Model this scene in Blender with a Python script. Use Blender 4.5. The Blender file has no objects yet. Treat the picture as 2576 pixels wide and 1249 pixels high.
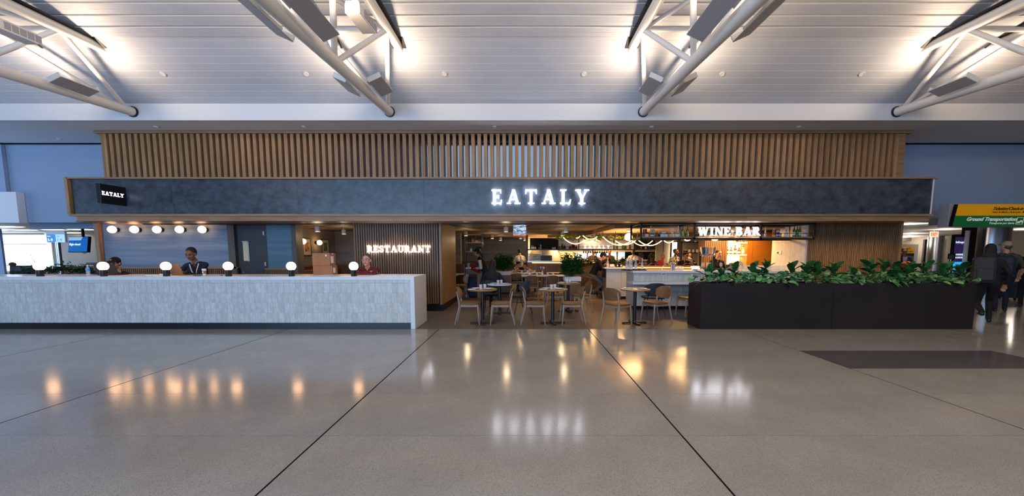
import bpy, math, random
import numpy as np
from mathutils import Vector, Matrix, Euler
random.seed(7)
sc = bpy.context.scene
COL = sc.collection

# ------------------------------------------------------------------ camera, sky, sunless daylight, exposure
EYE = 1.53                                  # camera height above the floor
PITCH = math.radians(5.6)                   # looking slightly down
cam_d = bpy.data.cameras.new('camera'); cam_d.lens = 14.0; cam_d.sensor_width = 36.0
cam_d.shift_x = -25 / 2576; cam_d.shift_y = 112.5 / 2576; cam_d.clip_end = 200
cam = bpy.data.objects.new('camera', cam_d); COL.objects.link(cam)
cam.location = (0, 0, EYE); cam.rotation_euler = (math.radians(90) - PITCH, 0, 0)
sc.camera = cam

w = bpy.data.worlds.new('daylight'); sc.world = w; w.use_nodes = True
bg = w.node_tree.nodes['Background']
bg.inputs[0].default_value = (0.62, 0.72, 1.0, 1); bg.inputs[1].default_value = 0.13
sc.view_settings.view_transform = 'Standard'; sc.view_settings.look = 'None'
sc.view_settings.gamma = 1.0; sc.view_settings.use_curve_mapping = False
sc.view_settings.exposure = 1.1
sc.cycles.use_denoising = True
sc.cycles.max_bounces = 7; sc.cycles.diffuse_bounces = 4; sc.cycles.glossy_bounces = 3
sc.cycles.transmission_bounces = 5; sc.cycles.transparent_max_bounces = 8
sc.cycles.caustics_reflective = False; sc.cycles.caustics_refractive = False
sc.cycles.sample_clamp_indirect = 3.0

def area(name, loc, rot, sx, sy, power, color, spread=180):
    d = bpy.data.lights.new(name, 'AREA'); d.shape = 'RECTANGLE'; d.size = sx; d.size_y = sy
    d.energy = power; d.color = color; d.spread = math.radians(spread)
    o = bpy.data.objects.new(name, d); COL.objects.link(o); o.location = loc; o.rotation_euler = rot
    return o
def spot(name, loc, power, color, angle=110, blend=0.6, radius=0.04, parent=None, rot=(0, 0, 0)):
    d = bpy.data.lights.new(name, 'SPOT'); d.energy = power; d.color = color
    d.spot_size = math.radians(angle); d.spot_blend = blend; d.shadow_soft_size = radius
    o = bpy.data.objects.new(name, d); COL.objects.link(o); o.location = loc; o.rotation_euler = rot; o.parent = parent
    return o
def point(name, loc, power, color, radius=0.05, parent=None):
    d = bpy.data.lights.new(name, 'POINT'); d.energy = power; d.color = color; d.shadow_soft_size = radius
    o = bpy.data.objects.new(name, d); COL.objects.link(o); o.location = loc; o.parent = parent
    return o
WARM = (1.0, 0.72, 0.42); AMBER = (1.0, 0.55, 0.2); SOFT = (1.0, 0.84, 0.68); COOL = (0.50, 0.70, 1.0)
# the terminal's window wall opposite the restaurant, behind the camera, and the gate windows to the left
area('window_wall_daylight', (-6.5, -7.0, 3.2), (math.radians(92), 0, math.radians(-3)), 15, 4.4, 860, (0.40, 0.65, 1.0))
area('gate_window_daylight', (-19, 8.0, 2.6), (0, math.radians(-90), 0), 3.0, 9, 170, (0.42, 0.64, 1.0))
area('gate_window_inner', (-24, 18.5, 1.7), (math.radians(90), 0, math.radians(150)), 5, 1.8, 130, (0.6, 0.78, 1.0))
# the hall's own ceiling downlights over the concourse
area('concourse_downlights', (5, 2.5, 5.6), (0, 0, 0), 17, 5, 215, (1, .86, .72))

# ------------------------------------------------------------------ materials
def lin(h):
    h = h.lstrip('#'); c = [int(h[i:i+2], 16) / 255 for i in (0, 2, 4)]
    return tuple(x / 12.92 if x <= 0.04045 else ((x + 0.055) / 1.055) ** 2.4 for x in c) + (1,)
MATS = {}
def mat(name, hexc, rough=0.5, metal=0.0, hex2=None, scale=(6, 6, 6), detail=4.0, nrough=0.6, bump=0.0, emit=None,
        estr=0.0, trans=0.0, ior=1.45, alpha=1.0, per_obj=0.0, lo=0.35, hi=0.65, spec=0.5, voro=None, coat=0.0):
    m = bpy.data.materials.new(name); m.use_nodes = True; nt = m.node_tree; N = nt.nodes; L = nt.links
    b = N['Principled BSDF']; b.inputs['Base Color'].default_value = lin(hexc)
    b.inputs['Roughness'].default_value = rough; b.inputs['Metallic'].default_value = metal
    b.inputs['IOR'].default_value = ior; b.inputs['Specular IOR Level'].default_value = spec
    b.inputs['Transmission Weight'].default_value = trans; b.inputs['Alpha'].default_value = alpha
    b.inputs['Coat Weight'].default_value = coat
    if emit:
        b.inputs['Emission Color'].default_value = lin(emit); b.inputs['Emission Strength'].default_value = estr
    col = None
    if hex2 or bump:
        tc = N.new('ShaderNodeTexCoord'); mp = N.new('ShaderNodeMapping'); L.new(tc.outputs['Object'], mp.inputs[0])
        mp.inputs['Scale'].default_value = scale
        oi = N.new('ShaderNodeObjectInfo'); mu = N.new('ShaderNodeMath'); mu.operation = 'MULTIPLY'; mu.inputs[1].default_value = 37.0
        L.new(oi.outputs['Random'], mu.inputs[0])
        cx = N.new('ShaderNodeCombineXYZ')
        for i in range(3): L.new(mu.outputs[0], cx.inputs[i])
        if per_obj: L.new(cx.outputs[0], mp.inputs['Location'])
        nz = N.new('ShaderNodeTexNoise'); nz.inputs['Scale'].default_value = 1.0; nz.inputs['Detail'].default_value = detail
        nz.inputs['Roughness'].default_value = nrough
        L.new(mp.outputs[0], nz.inputs['Vector'])
        if hex2:
            rp = N.new('ShaderNodeValToRGB'); rp.color_ramp.elements[0].position = lo; rp.color_ramp.elements[1].position = hi
            rp.color_ramp.elements[0].color = lin(hexc); rp.color_ramp.elements[1].color = lin(hex2)
            L.new(nz.outputs['Fac'], rp.inputs[0]); col = rp.outputs[0]
        if bump:
            bp = N.new('ShaderNodeBump'); bp.inputs['Strength'].default_value = bump; bp.inputs['Distance'].default_value = 0.01
            L.new(nz.outputs['Fac'], bp.inputs['Height']); L.new(bp.outputs[0], b.inputs['Normal'])
    if per_obj:
        oi2 = N.new('ShaderNodeObjectInfo'); hs = N.new('ShaderNodeHueSaturation')
        mr = N.new('ShaderNodeMapRange'); mr.inputs['To Min'].default_value = 1 - per_obj; mr.inputs['To Max'].default_value = 1 + per_obj
        L.new(oi2.outputs['Random'], mr.inputs['Value']); L.new(mr.outputs[0], hs.inputs['Value'])
        if col: L.new(col, hs.inputs['Color'])
        else: hs.inputs['Color'].default_value = lin(hexc)
        col = hs.outputs[0]
    if voro:                                  # fine stone chips: (scale, hex, amount)
        tc2 = N.new('ShaderNodeTexCoord'); geo = N.new('ShaderNodeNewGeometry')
        vr = N.new('ShaderNodeTexVoronoi'); vr.inputs['Scale'].default_value = voro[0]
        L.new(geo.outputs['Position'], vr.inputs['Vector'])
        sep = N.new('ShaderNodeSeparateColor'); L.new(vr.outputs['Color'], sep.inputs[0])
        gt = N.new('ShaderNodeMath'); gt.operation = 'GREATER_THAN'; gt.inputs[1].default_value = 1 - voro[2]
        L.new(sep.outputs[0], gt.inputs[0])
        mx = N.new('ShaderNodeMix'); mx.data_type = 'RGBA'; L.new(gt.outputs[0], mx.inputs[0])
        if col: L.new(col, mx.inputs[6])
        else: mx.inputs[6].default_value = lin(hexc)
        mx.inputs[7].default_value = lin(voro[1]); col = mx.outputs[2]
    if col: L.new(col, b.inputs['Base Color'])
    MATS[name] = m
    return m
V, Hz = (28, 28, 1.6), (1.6, 28, 28)
TERR = mat('terrazzo', '8f8981', 0.14, hex2='9a948b', scale=(1.3, 1.3, 1.3), voro=(310, '746c64', 0.17), spec=0.5)
TERR2 = mat('dark terrazzo', '54504f', 0.15, hex2='605b58', scale=(2, 2, 2), voro=(170, '3d3a3a', 0.2))
JOINT = mat('dark joint', '1c1a19', 0.9, spec=0.0)
RTILE = mat('taupe floor tile', '574c45', 0.42, hex2='60544c', scale=(3, 3, 3), per_obj=0.04)
OAK_V = mat('oak vertical grain', '86643f', 0.5, hex2='a5805a', scale=V, per_obj=0.10, bump=0.05)
OAK_H = mat('oak horizontal grain', '7f6146', 0.48, hex2='9a7857', scale=Hz, per_obj=0.06, bump=0.05)
WALN_V = mat('walnut batten', '624630', 0.5, hex2='80603f', scale=V, bump=0.05)
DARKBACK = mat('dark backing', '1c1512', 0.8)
BLACK = mat('black metal', '15161a', 0.42)
KICK = mat('black plinth', '0d0e14', 0.35)
SLATE = mat('slate band panel', '1e232b', 0.34, hex2='49535f', scale=(3.6, 3.6, 4.6), detail=10, nrough=0.72, lo=0.34, hi=0.68, per_obj=0.03)
CEILP = mat('painted metal plank', 'adb4c0', 0.5, hex2='b3bac5', scale=(2, 2, 2))
CEILL = mat('white lip', 'd9d8d8', 0.45)
CEILGAP = mat('ceiling gap grey', '77767a', 0.8)
WHITE = mat('white painted steel', 'd6d4d0', 0.4)
FASC = mat('white plaster fascia', 'cdd0d4', 0.7)
SOFF = mat('grey soffit', 'd8d8dc', 0.75)
BLUEW = mat('blue grey wall', '8b9cb6', 0.75)
GREYP = mat('grey reflector', '9a9a9e', 0.45)
QUARTZ = mat('white quartz', 'd3d3d6', 0.3, hex2='dadadc', scale=(9, 9, 9))
TILE = mat('handmade tile', 'b7b4af', 0.42, hex2='cbc9c5', scale=(22, 22, 9), per_obj=0.06, bump=0.04)
CLERE = mat('daylit clerestory glass', '9fbada', 0.4, emit='a6c3e6', estr=0.27)
GROUT = mat('pale grout', 'c6c4c0', 0.9)
MURAL = mat('striped blue grey wallcovering', '4c6885', 0.75, hex2='8796a6', scale=(0.22, 0.22, 4.2), detail=7, nrough=0.62, lo=0.33, hi=0.68)
MURAL_D = mat('taupe striped wallcovering', '75797e', 0.75, hex2='9a9792', scale=(0.15, 0.15, 5.0), detail=7, nrough=0.62, lo=0.3, hi=0.7)
DOORM = mat('charcoal door', '34383c', 0.45)
FRAMEM = mat('grey wood frame', '4a4440', 0.5, hex2='57504b', scale=V)
BLUEP = mat('blue laminate panel', '4a6878', 0.5, hex2='597a8a', scale=(0.6, 0.6, 12))
RCEIL = mat('restaurant plank ceiling', '786656', 0.7, hex2='8a7666', scale=(0.7, 14, 14))
CHROME = mat('brushed steel', 'b9bcc2', 0.28, 1.0)
STEELP = mat('pale steel panel', 'aab2b8', 0.45, 0.4, hex2='b6bec4', scale=(3, 3, 20))
COPPER = mat('copper panel', 'b0701f', 0.34, 0.5, hex2='ba7824', scale=(1, 1, 20))
WHITEM = mat('white melamine', 'dadad8', 0.5)
CREAM = mat('cream paint', 'd2c3a4', 0.7)
GREYW = mat('warm grey panel', '8c857c', 0.7)
GREYW2 = mat('dark warm grey', '5d5853', 0.7)
NAVYP = mat('navy panel', '16254a', 0.6)
GLOBE = mat('glowing opal globe', 'ffffff', 0.3, emit='ffbe80', estr=5.5)
LETTER = mat('lit letter', 'ffffff', 0.4, emit='f1f3ff', estr=4.2)
LETTER2 = mat('lit letter small', 'ffffff', 0.4, emit='f1f3ff', estr=1.6)
ROPE = mat('led rope', 'ffffff', 0.4, emit='ffb860', estr=4.0)
STRIP = mat('led strip', 'ffffff', 0.4, emit='ffb445', estr=2.2)
LAMPW = mat('lit lens', 'ffffff', 0.4, emit='fff0d4', estr=1.6)
SKYWIN = mat('bright window daylight', 'ffffff', 0.4, emit='dfeaff', estr=1.6)
KWIN = mat('lit blue window', 'ffffff', 0.4, emit='b8d3f2', estr=0.5)
GLASS = mat('clear glass', 'e8eef2', 0.04, alpha=0.26, spec=0.9)
GREENG = mat('green bottle glass', '4c7a24', 0.05, trans=0.7, ior=1.3)
AMBERG = mat('amber liquor', '7a3e12', 0.06, trans=0.4, ior=1.3)
CLEARB = mat('frosted bottle', 'c9d0d6', 0.08, alpha=0.45, spec=0.8)
REDG = mat('red lacquer', '8f1d1c', 0.3)
PINK = mat('pink bottle', 'e6b9bd', 0.2)
YELL = mat('yellow', 'd2a13a', 0.4)
DARKG = mat('dark bottle', '16120f', 0.1)
LABELW = mat('white label', 'dcdcdc', 0.6)
CHINA = mat('white china', 'd8dadd', 0.25)
CHAIRW = mat('chair walnut', '6b4a30', 0.45, hex2='7f5a3b', scale=(20, 20, 4), per_obj=0.05)
CHAIRS = mat('tan seat pad', '80582f', 0.55, hex2='8a6137', scale=(30, 30, 30))
CHAIRL = mat('chair leg ash', '8a7565', 0.45, hex2='9c8676', scale=(20, 20, 3))
CHARC = mat('charcoal shell', '2a2a2e', 0.55)
GREENS = mat('dark green seat', '1f2b28', 0.6)
IVORY = mat('ivory upholstery', 'b5a895', 0.7)
TABLEW = mat('oak tabletop', '8d673f', 0.4, hex2='a1784a', scale=(3, 18, 18))
MARB = mat('white stone top', 'c6c9cd', 0.25, hex2='d3d6da', scale=(4, 4, 4))
PLANTB = mat('dark bronze planter', '1d1617', 0.36, hex2='241c1d', scale=(2, 2, 2), spec=0.6)
SOIL = mat('soil', '1d1510', 0.9)
FIG = mat('fig leaf', '1b4220', 0.42, hex2='2e6430', scale=(10, 10, 10), per_obj=0.35)
POTH = mat('pothos leaf', '336833', 0.42, hex2='82ae6e', scale=(14, 14, 14), per_obj=0.35)
SHRUB = mat('shrub leaf', '1d4420', 0.5, hex2='3a6a32', scale=(9, 9, 9))
ZZ = mat('dark glossy leaf', '17301c', 0.4, hex2='2a4d2a', scale=(9, 9, 9))
VINE = mat('vine leaf', '5c6e1e', 0.6, hex2='82902c', scale=(9, 9, 9))
STEM = mat('plant stem', '4a4a2a', 0.7)
CARD = mat('cardboard', '8a6044', 0.8, hex2='94694b', scale=(5, 5, 5))
PAPER = mat('paper', 'd9d4cc', 0.8)
SKIN_L = mat('light skin', 'c08e74', 0.5); SKIN_D = mat('dark brown skin', '74482f', 0.45); SKIN_T = mat('tan skin', 'a9764f', 0.5)
LIP = mat('lips', '8c5549', 0.5); LIPD = mat('dark lips', '54302a', 0.5)
HAIRB = mat('black hair', '0c0a0a', 0.75, hex2='171312', scale=(60, 60, 60)); HAIRG = mat('greying dark hair', '3b3632', 0.6, hex2='55504a', scale=(60, 60, 60))
HAIRBR = mat('dark brown hair', '1c110d', 0.75, hex2='261812', scale=(60, 60, 60)); HAIRGR = mat('grey hair', '8a8179', 0.6)
EYEM = mat('eye', '1a1210', 0.2)
def cloth(n, h): return mat(n, h, 0.85, bump=0.15, scale=(25, 25, 25))
C_BLACK = cloth('black cloth', '0f0f12'); C_NAVY = cloth('navy cloth', '141a2b'); C_MAROON = cloth('maroon knit', '5a1420')
C_WHITE = cloth('white shirt', 'c9c6c2'); C_GREYP = cloth('grey trousers', '6d655d'); C_OLIVE = cloth('olive shirt', '3e3d2c')
C_LILAC = cloth('lilac pink sweater', '9a7a8c'); C_FLORAL = mat('patterned blouse', '3a3632', 0.85, hex2='b9b2a8', scale=(22, 22, 22), lo=0.45, hi=0.55)
C_ORANGE = cloth('orange vest', 'c66a1a'); C_BROWN = cloth('brown apron', '4a3428'); C_DBROWN = cloth('dark plum coat', '21151a')
C_BEIGE = cloth('beige cap', 'a8946c'); C_SHOE = mat('dark shoe', '17171a', 0.4)
BAGM = mat('grey backpack nylon', '1e1e22', 0.6, bump=0.2, scale=(12, 12, 12)); BAGN = mat('navy backpack nylon', '12182a', 0.6)
CASE = mat('blue grey suitcase shell', '25333f', 0.3); LAPD = mat('dark grey laptop', '38343a', 0.4, 0.3); LAPB = mat('brown laptop', '7a5f48', 0.4, 0.5)
BOOKR = mat('red folder', '9c1522', 0.5)
SIGNY = mat('yellow sign', 'c98a08', 0.5, emit='c98a08', estr=0.125); SIGNG = mat('green sign', '08582c', 0.5, emit='08582c', estr=0.125)
SIGNK = mat('sign black', '17130f', 0.5); SIGNW = mat('sign white', 'd8d8d8', 0.5, emit='d8d8d8', estr=0.125)
SCRB = mat('blue screen', '0a66b8', 0.3, emit='0d72c8', estr=0.275); SCRL = mat('pale blue screen', '9cc3e4', 0.3, emit='9cc3e4', estr=0.35)
SCRW = mat('white screen', 'ffffff', 0.3, emit='eef2ff', estr=0.45); SCRT = mat('screen text', 'ffffff', 0.3, emit='d8ecff', estr=0.5)
SCRG = mat('screen grey text', '6c93b8', 0.4, emit='6c93b8', estr=0.175)
EXITR = mat('exit red', 'ff2a10', 0.4, emit='ff3a14', estr=0.65); EXITB = mat('exit face', 'b8a698', 0.5, emit='b8a698', estr=0.1)
ADV = mat('video advert', '221a38', 0.3, hex2='6b4a9a', scale=(4, 4, 6), emit='3a2a66', estr=0.15)
ADC = mat('cyan advert', '1b9ae0', 0.3, emit='25a8ec', estr=0.45)
def screen_waves():
    m = bpy.data.materials.new('moving image'); m.use_nodes = True; nt = m.node_tree; N = nt.nodes; L = nt.links
    b = N['Principled BSDF']; tc = N.new('ShaderNodeTexCoord'); mp = N.new('ShaderNodeMapping'); mp.inputs['Scale'].default_value = (3.5, 1, 9)
    wv = N.new('ShaderNodeTexNoise'); wv.inputs['Scale'].default_value = 1.2; wv.inputs['Detail'].default_value = 3; wv.inputs['Distortion'].default_value = 2.5
    rp = N.new('ShaderNodeValToRGB'); e = rp.color_ramp.elements
    e[0].position = 0.42; e[0].color = lin('3f6d9c'); e[1].position = 0.62; e[1].color = lin('eef6ff')
    L.new(tc.outputs['Object'], mp.inputs[0]); L.new(mp.outputs[0], wv.inputs['Vector']); L.new(wv.outputs['Fac'], rp.inputs[0])
    L.new(rp.outputs[0], b.inputs['Emission Color']); b.inputs['Emission Strength'].default_value = 0.4
    b.inputs['Base Color'].default_value = (0.02, 0.02, 0.02, 1)
    return m
WAVES = screen_waves()

# ------------------------------------------------------------------ mesh helpers
class MB:
    def __init__(s): s.v = []; s.f = []; s.m = []; s.k = 0
    def add(s, vs, fs):
        n = len(s.v); s.v += [tuple(v) for v in vs]; s.f += [tuple(i + n for i in f) for f in fs]; s.m += [s.k] * len(fs); return s
    def box(s, x0, x1, y0, y1, z0, z1, M=None):
        vs = [(x, y, z) for x in (x0, x1) for y in (y0, y1) for z in (z0, z1)]
        if M is not None: vs = [M @ Vector(v) for v in vs]
        return s.add(vs, [(0, 1, 3, 2), (4, 6, 7, 5), (0, 4, 5, 1), (2, 3, 7, 6), (0, 2, 6, 4), (1, 5, 7, 3)])
    def cbox(s, c, sx, sy, sz, M=None):
        if M is not None:
            M = Matrix.Translation(c) @ M; return s.box(-sx/2, sx/2, -sy/2, sy/2, -sz/2, sz/2, M)
        return s.box(c[0]-sx/2, c[0]+sx/2, c[1]-sy/2, c[1]+sy/2, c[2]-sz/2, c[2]+sz/2)
    def tube(s, pts, r, n=10, cap=True):
        pts = [Vector(p) for p in pts]; rs = r if isinstance(r, (list, tuple)) else [r] * len(pts)
        vs, fs = [], []; up = None
        for i, p in enumerate(pts):
            d = (pts[min(i+1, len(pts)-1)] - pts[max(i-1, 0)]).normalized()
            if up is None: up = Vector((0, 0, 1)) if abs(d.z) < 0.9 else Vector((1, 0, 0))
            a = d.cross(up).normalized(); b = a.cross(d).normalized(); up = b
            for k in range(n):
                t = 2 * math.pi * k / n; vs.append(p + (a * math.cos(t) + b * math.sin(t)) * rs[i])
        for i in range(len(pts) - 1):
            for k in range(n):
                fs.append((i*n+k, i*n+(k+1) % n, (i+1)*n+(k+1) % n, (i+1)*n+k))
        if cap: fs.append(tuple(range(n-1, -1, -1))); fs.append(tuple((len(pts)-1)*n+k for k in range(n)))
        return s.add(vs, fs)
    def lathe(s, prof, n=16, c=(0, 0, 0), cap=True):
        vs, fs = [], []
        for r, z in prof:
            for k in range(n):
                t = 2 * math.pi * k / n; vs.append((c[0] + r*math.cos(t), c[1] + r*math.sin(t), c[2] + z))
        for i in range(len(prof) - 1):
            for k in range(n): fs.append((i*n+k, i*n+(k+1) % n, (i+1)*n+(k+1) % n, (i+1)*n+k))
        if cap:
            fs.append(tuple(range(n-1, -1, -1))); fs.append(tuple((len(prof)-1)*n+k for k in range(n)))
        return s.add(vs, fs)
    def ball(s, c, r, n=16, m=10, M=None, sq=(1, 1, 1)):
        vs = [Vector((0, 0, r*sq[2]))]; fs = []
        for i in range(1, m):
            a = math.pi * i / m
            for k in range(n):
                t = 2*math.pi*k/n; vs.append(Vector((r*sq[0]*math.sin(a)*math.cos(t), r*sq[1]*math.sin(a)*math.sin(t), r*sq[2]*math.cos(a))))
        vs.append(Vector((0, 0, -r*sq[2])))
        for k in range(n): fs.append((0, 1+k, 1+(k+1) % n))
        for i in range(m-2):
            for k in range(n): fs.append((1+i*n+k, 1+(i+1)*n+k, 1+(i+1)*n+(k+1) % n, 1+i*n+(k+1) % n))
        e = len(vs)-1
        for k in range(n): fs.append((e, 1+(m-2)*n+(k+1) % n, 1+(m-2)*n+k))
        if M is not None: vs = [M @ v for v in vs]
        return s.add([v + Vector(c) for v in vs], fs)
    def prism(s, poly, a, b, axis='y'):
        n = len(poly); vs = []
        for d in (a, b):
            for (u, v) in poly: vs.append({'y': (u, d, v), 'z': (u, v, d), 'x': (d, u, v)}[axis])
        fs = [tuple(range(n)), tuple(range(2*n-1, n-1, -1))] + [(i, i+n, (i+1) % n+n, (i+1) % n) for i in range(n)]
        return s.add(vs, fs)
    def mesh(s, name, mats):
        me = bpy.data.meshes.new(name); me.from_pydata(s.v, [], s.f)
        for m in (mats if isinstance(mats, (list, tuple)) else [mats]): me.materials.append(m)
        if any(s.m): me.polygons.foreach_set('material_index', s.m)
        return me
def link(name, me, parent=None, loc=(0, 0, 0), rot=(0, 0, 0)):
    o = bpy.data.objects.new(name, me); COL.objects.link(o); o.parent = parent; o.location = loc; o.rotation_euler = rot
    return o
def fixn(me):
    import bmesh
    bm = bmesh.new(); bm.from_mesh(me); bmesh.ops.recalc_face_normals(bm, faces=bm.faces); bm.to_mesh(me); bm.free()
def obj(name, mb, mats, parent=None, loc=(0, 0, 0), rot=(0, 0, 0), smooth=False, bevel=0.0, stuff=False):
    me = mb.mesh(name, mats); fixn(me)
    if smooth:
        me.polygons.foreach_set('use_smooth', [True] * len(me.polygons))
        me.set_sharp_from_angle(angle=math.radians(40))
    o = link(name, me, parent, loc, rot)
    if bevel:
        b = o.modifiers.new('bevel', 'BEVEL'); b.width = bevel; b.segments = 2; b.limit_method = 'ANGLE'
    if stuff: o['kind'] = 'stuff'
    return o
def tag(o, label, cat, group=None):
    o['label'] = label; o['category'] = cat
    if group: o['group'] = group
    return o
def thing(name, label, cat, loc=(0, 0, 0), rz=0.0, group=None):
    o = link(name, None, None, loc, (0, 0, rz)); return tag(o, label, cat, group)
def struct(name, mb, mats, label=None, parent=None, **k):
    o = obj(name, mb, mats, parent, **k)
    if parent is None: o['kind'] = 'structure'
    if label: o['label'] = label
    return o
def dup(root, loc, rz=None, label=None, group=None, parent=None):
    r = root.copy(); COL.objects.link(r); r.parent = parent; r.location = loc
    if rz is not None: r.rotation_euler = (0, 0, rz)
    if label: r['label'] = label
    if group: r['group'] = group
    for ch in list(root.children):
        c = ch.copy(); COL.objects.link(c); c.parent = r
        for g in list(ch.children):
            d = g.copy(); COL.objects.link(d); d.parent = c
    return r
def wz(y, Y): return EYE + Y * math.tan(math.atan((737 - y) / 1001.8) - PITCH)        # height seen at image row y for a plane Y metres away
def wx(x, Y, z=1.5): return (x - 1313) / 1001.8 * (Y * math.cos(PITCH) - (z - EYE) * math.sin(PITCH))
def text(name, s, size, material, parent, loc, rot=(math.radians(90), 0, 0), depth=0.004, shear=0.0, align='LEFT', bold=0.0, width=None):
    cu = bpy.data.curves.new(name, 'FONT'); cu.body = s; cu.size = size; cu.extrude = depth; cu.shear = shear; cu.align_x = align; cu.offset = bold
    cu.resolution_u = 3
    t = bpy.data.objects.new('tmp', cu); COL.objects.link(t)
    bpy.context.view_layer.update()
    me = bpy.data.meshes.new_from_object(t.evaluated_get(bpy.context.evaluated_depsgraph_get()))
    bpy.data.objects.remove(t); bpy.data.curves.remove(cu)
    me.materials.clear(); me.materials.append(material)
    if width:
        xs = [v.co.x for v in me.vertices]; k = width / (max(xs) - min(xs))
        for v in me.vertices: v.co.x *= k
    return link(name, me, parent, loc, rot)

# serif capitals, drawn as strokes in a unit-high box
def R_(x0, y0, x1, y1): return [(x0, y0), (x1, y0), (x1, y1), (x0, y1)]
def D_(x0, y0, x1, y1, wd): return [(x0-wd/2, y0), (x0+wd/2, y0), (x1+wd/2, y1), (x1-wd/2, y1)]
def A_(cx, cy, rx, ry, a0, a1, t0, t1, n=10):
    out = []
    for i in range(n):
        q = []
        for j in (i, i+1):
            a = math.radians(a0 + (a1-a0)*j/n); t = t0 + (t1-t0) * math.sin(math.pi*j/n)
            q.append(((cx+(rx-t/2)*math.cos(a), cy+(ry-t/2)*math.sin(a)), (cx+(rx+t/2)*math.cos(a), cy+(ry+t/2)*math.sin(a))))
        out.append([q[0][0], q[0][1], q[1][1], q[1][0]])
    return out
GLY = {
 'E': (0.74, [R_(.1, 0, .29, 1), R_(0, 0, .68, .09), R_(0, .91, .66, 1), R_(.2, .46, .5, .55), R_(.45, .38, .52, .63), [(.58, 0), (.68, 0), (.74, .28), (.68, .28)], [(.58, 1), (.66, 1), (.68, .74), (.63, .74)]]),
 'A': (0.92, [D_(.12, .03, .44, 1, .1), D_(.74, .03, .46, 1, .21), R_(.2, .28, .62, .36), R_(-.03, 0, .27, .07), R_(.53, 0, .95, .07)]),
 'T': (0.86, [R_(.33, 0, .53, 1), R_(.2, 0, .66, .07), R_(.03, .91, .83, 1), [(.02, 1), (.02, .70), (.07, .70), (.14, 1)], [(.84, 1), (.84, .70), (.79, .70), (.72, 1)]]),
 'L': (0.76, [R_(.12, 0, .31, 1), R_(0, .93, .44, 1), R_(0, 0, .72, .09), [(.6, 0), (.72, 0), (.78, .3), (.71, .3)]]),
 'Y': (0.9, [D_(.44, .4, .14, .97, .2), D_(.47, .4, .76, .97, .1), R_(.34, 0, .53, .5), R_(-.04, .93, .34, 1), R_(.6, .93, .94, 1), R_(.2, 0, .67, .07)]),
 'W': (1.2, [D_(.36, 0, .12, .97, .2), D_(.38, 0, .58, .97, .1), D_(.82, 0, .58, .97, .2), D_(.84, 0, 1.06, .97, .1), R_(-.03, .93, .3, 1), R_(.44, .93, .72, 1), R_(.94, .93, 1.2, 1)]),
 'I': (0.46, [R_(.14, 0, .33, 1), R_(0, .93, .46, 1), R_(0, 0, .46, .07)]),
 'N': (0.94, [R_(.11, 0, .2, 1), D_(.78, 0, .16, 1, .2), R_(.75, 0, .84, 1), R_(-.02, .93, .24, 1), R_(0, 0, .31, .07), R_(.62, .93, .97, 1)]),
 'B': (0.78, [R_(.1, 0, .29, 1), R_(0, .93, .4, 1), R_(0, 0, .42, .07)] + A_(.36, .755, .22, .2, 90, -90, .09, .2) + A_(.38, .28, .27, .235, 90, -90, .09, .21) + [R_(.28, .47, .4, .55)]),
 'R': (0.86, [R_(.1, 0, .29, 1), R_(0, .93, .4, 1), R_(0, 0, .4, .07), R_(.28, .44, .4, .53), D_(.78, 0, .4, .5, .21), R_(.68, 0, .92, .07)] + A_(.38, .725, .23, .235, 90, -90, .09, .2)),
 'S': (0.66, A_(.33, .74, .22, .21, 20, 270, .1, .16) + A_(.33, .28, .24, .23, 90, -160, .1, .17) + [[(.5, .98), (.56, .98), (.57, .7), (.52, .7)], [(.04, .02), (.1, .02), (.08, .32), (.03, .32)]]),
 'U': (0.88, [R_(.12, .3, .31, 1), R_(.68, .3, .77, 1), R_(0, .93, .43, 1), R_(.56, .93, .89, 1)] + A_(.445, .32, .28, .29, 180, 360, .15, .12)),
}
def word(s, h, width, gap, depth, material, parent, loc, rz=0.0):
    """Each letter its own mesh; the word is spread to the given width."""
    adv = [GLY[c][0] if c != ' ' else 0.35 for c in s]
    tot = sum(adv); g = (width / h - tot) / (len(s) - 1) if gap is None else gap
    x = 0; R = Matrix.Rotation(rz, 4, 'Z')
    for c, a in zip(s, adv):
        if c != ' ':
            mb = MB()
            for i, q in enumerate(GLY[c][1]): mb.prism([(u*h, v*h) for u, v in q], -depth - 0.0004*(i % 5), 0)
            p = Vector(loc) + R @ Vector((x*h, 0, 0))
            obj('letter', mb, material, parent, p, (0, 0, rz))
        x += a + g
# ------------------------------------------------------------------ floor: terrazzo panels, restaurant tiles
fl = struct('floor', MB().box(-30, 30, -9, 32, -0.08, -0.002), JOINT, 'polished beige terrazzo concourse floor with dark joint lines')
xs = [-1.69 + 3.04 * k for k in range(-5, 7)]; ys = [-9, -4, -0.77, 0.23, 1.23, 2.23, 3.23, 4.23, 5.2, 6.19, 7.12, 8.0]
def panel(parent, x0, x1, y0, y1, m, gx, gy, name='floor_panel', t=0.002):
    mb = MB().box(-(x1-x0)/2 + gx, (x1-x0)/2 - gx, -(y1-y0)/2 + gy, (y1-y0)/2 - gy, -t, 0)
    return obj(name, mb, m, parent, ((x0+x1)/2, (y0+y1)/2, 0))
for i in range(len(xs) - 1):
    for j in range(len(ys) - 1):
        if j < 2 and i % 2: continue
        x0, x1 = xs[i], xs[i+1]
        if j < 2 and i + 2 < len(xs): x1 = xs[i+2]
        dark = (j == 8 and abs(x0 - 4.39) < 0.1)
        panel(fl, x0, x1, ys[j], ys[j+1], TERR2 if dark else TERR, 0.008, 0.0022)
for x0, x1 in ((-16.89, -11.1), (9.28, 12.3), (12.3, 15.5), (15.5, 18.5), (18.5, 24)):
    for y0, y1 in ((8, 11), (11, 14), (14, 18), (18, 30)):
        panel(fl, x0, x1, y0, y1, TERR, 0.004, 0.003)
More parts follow.
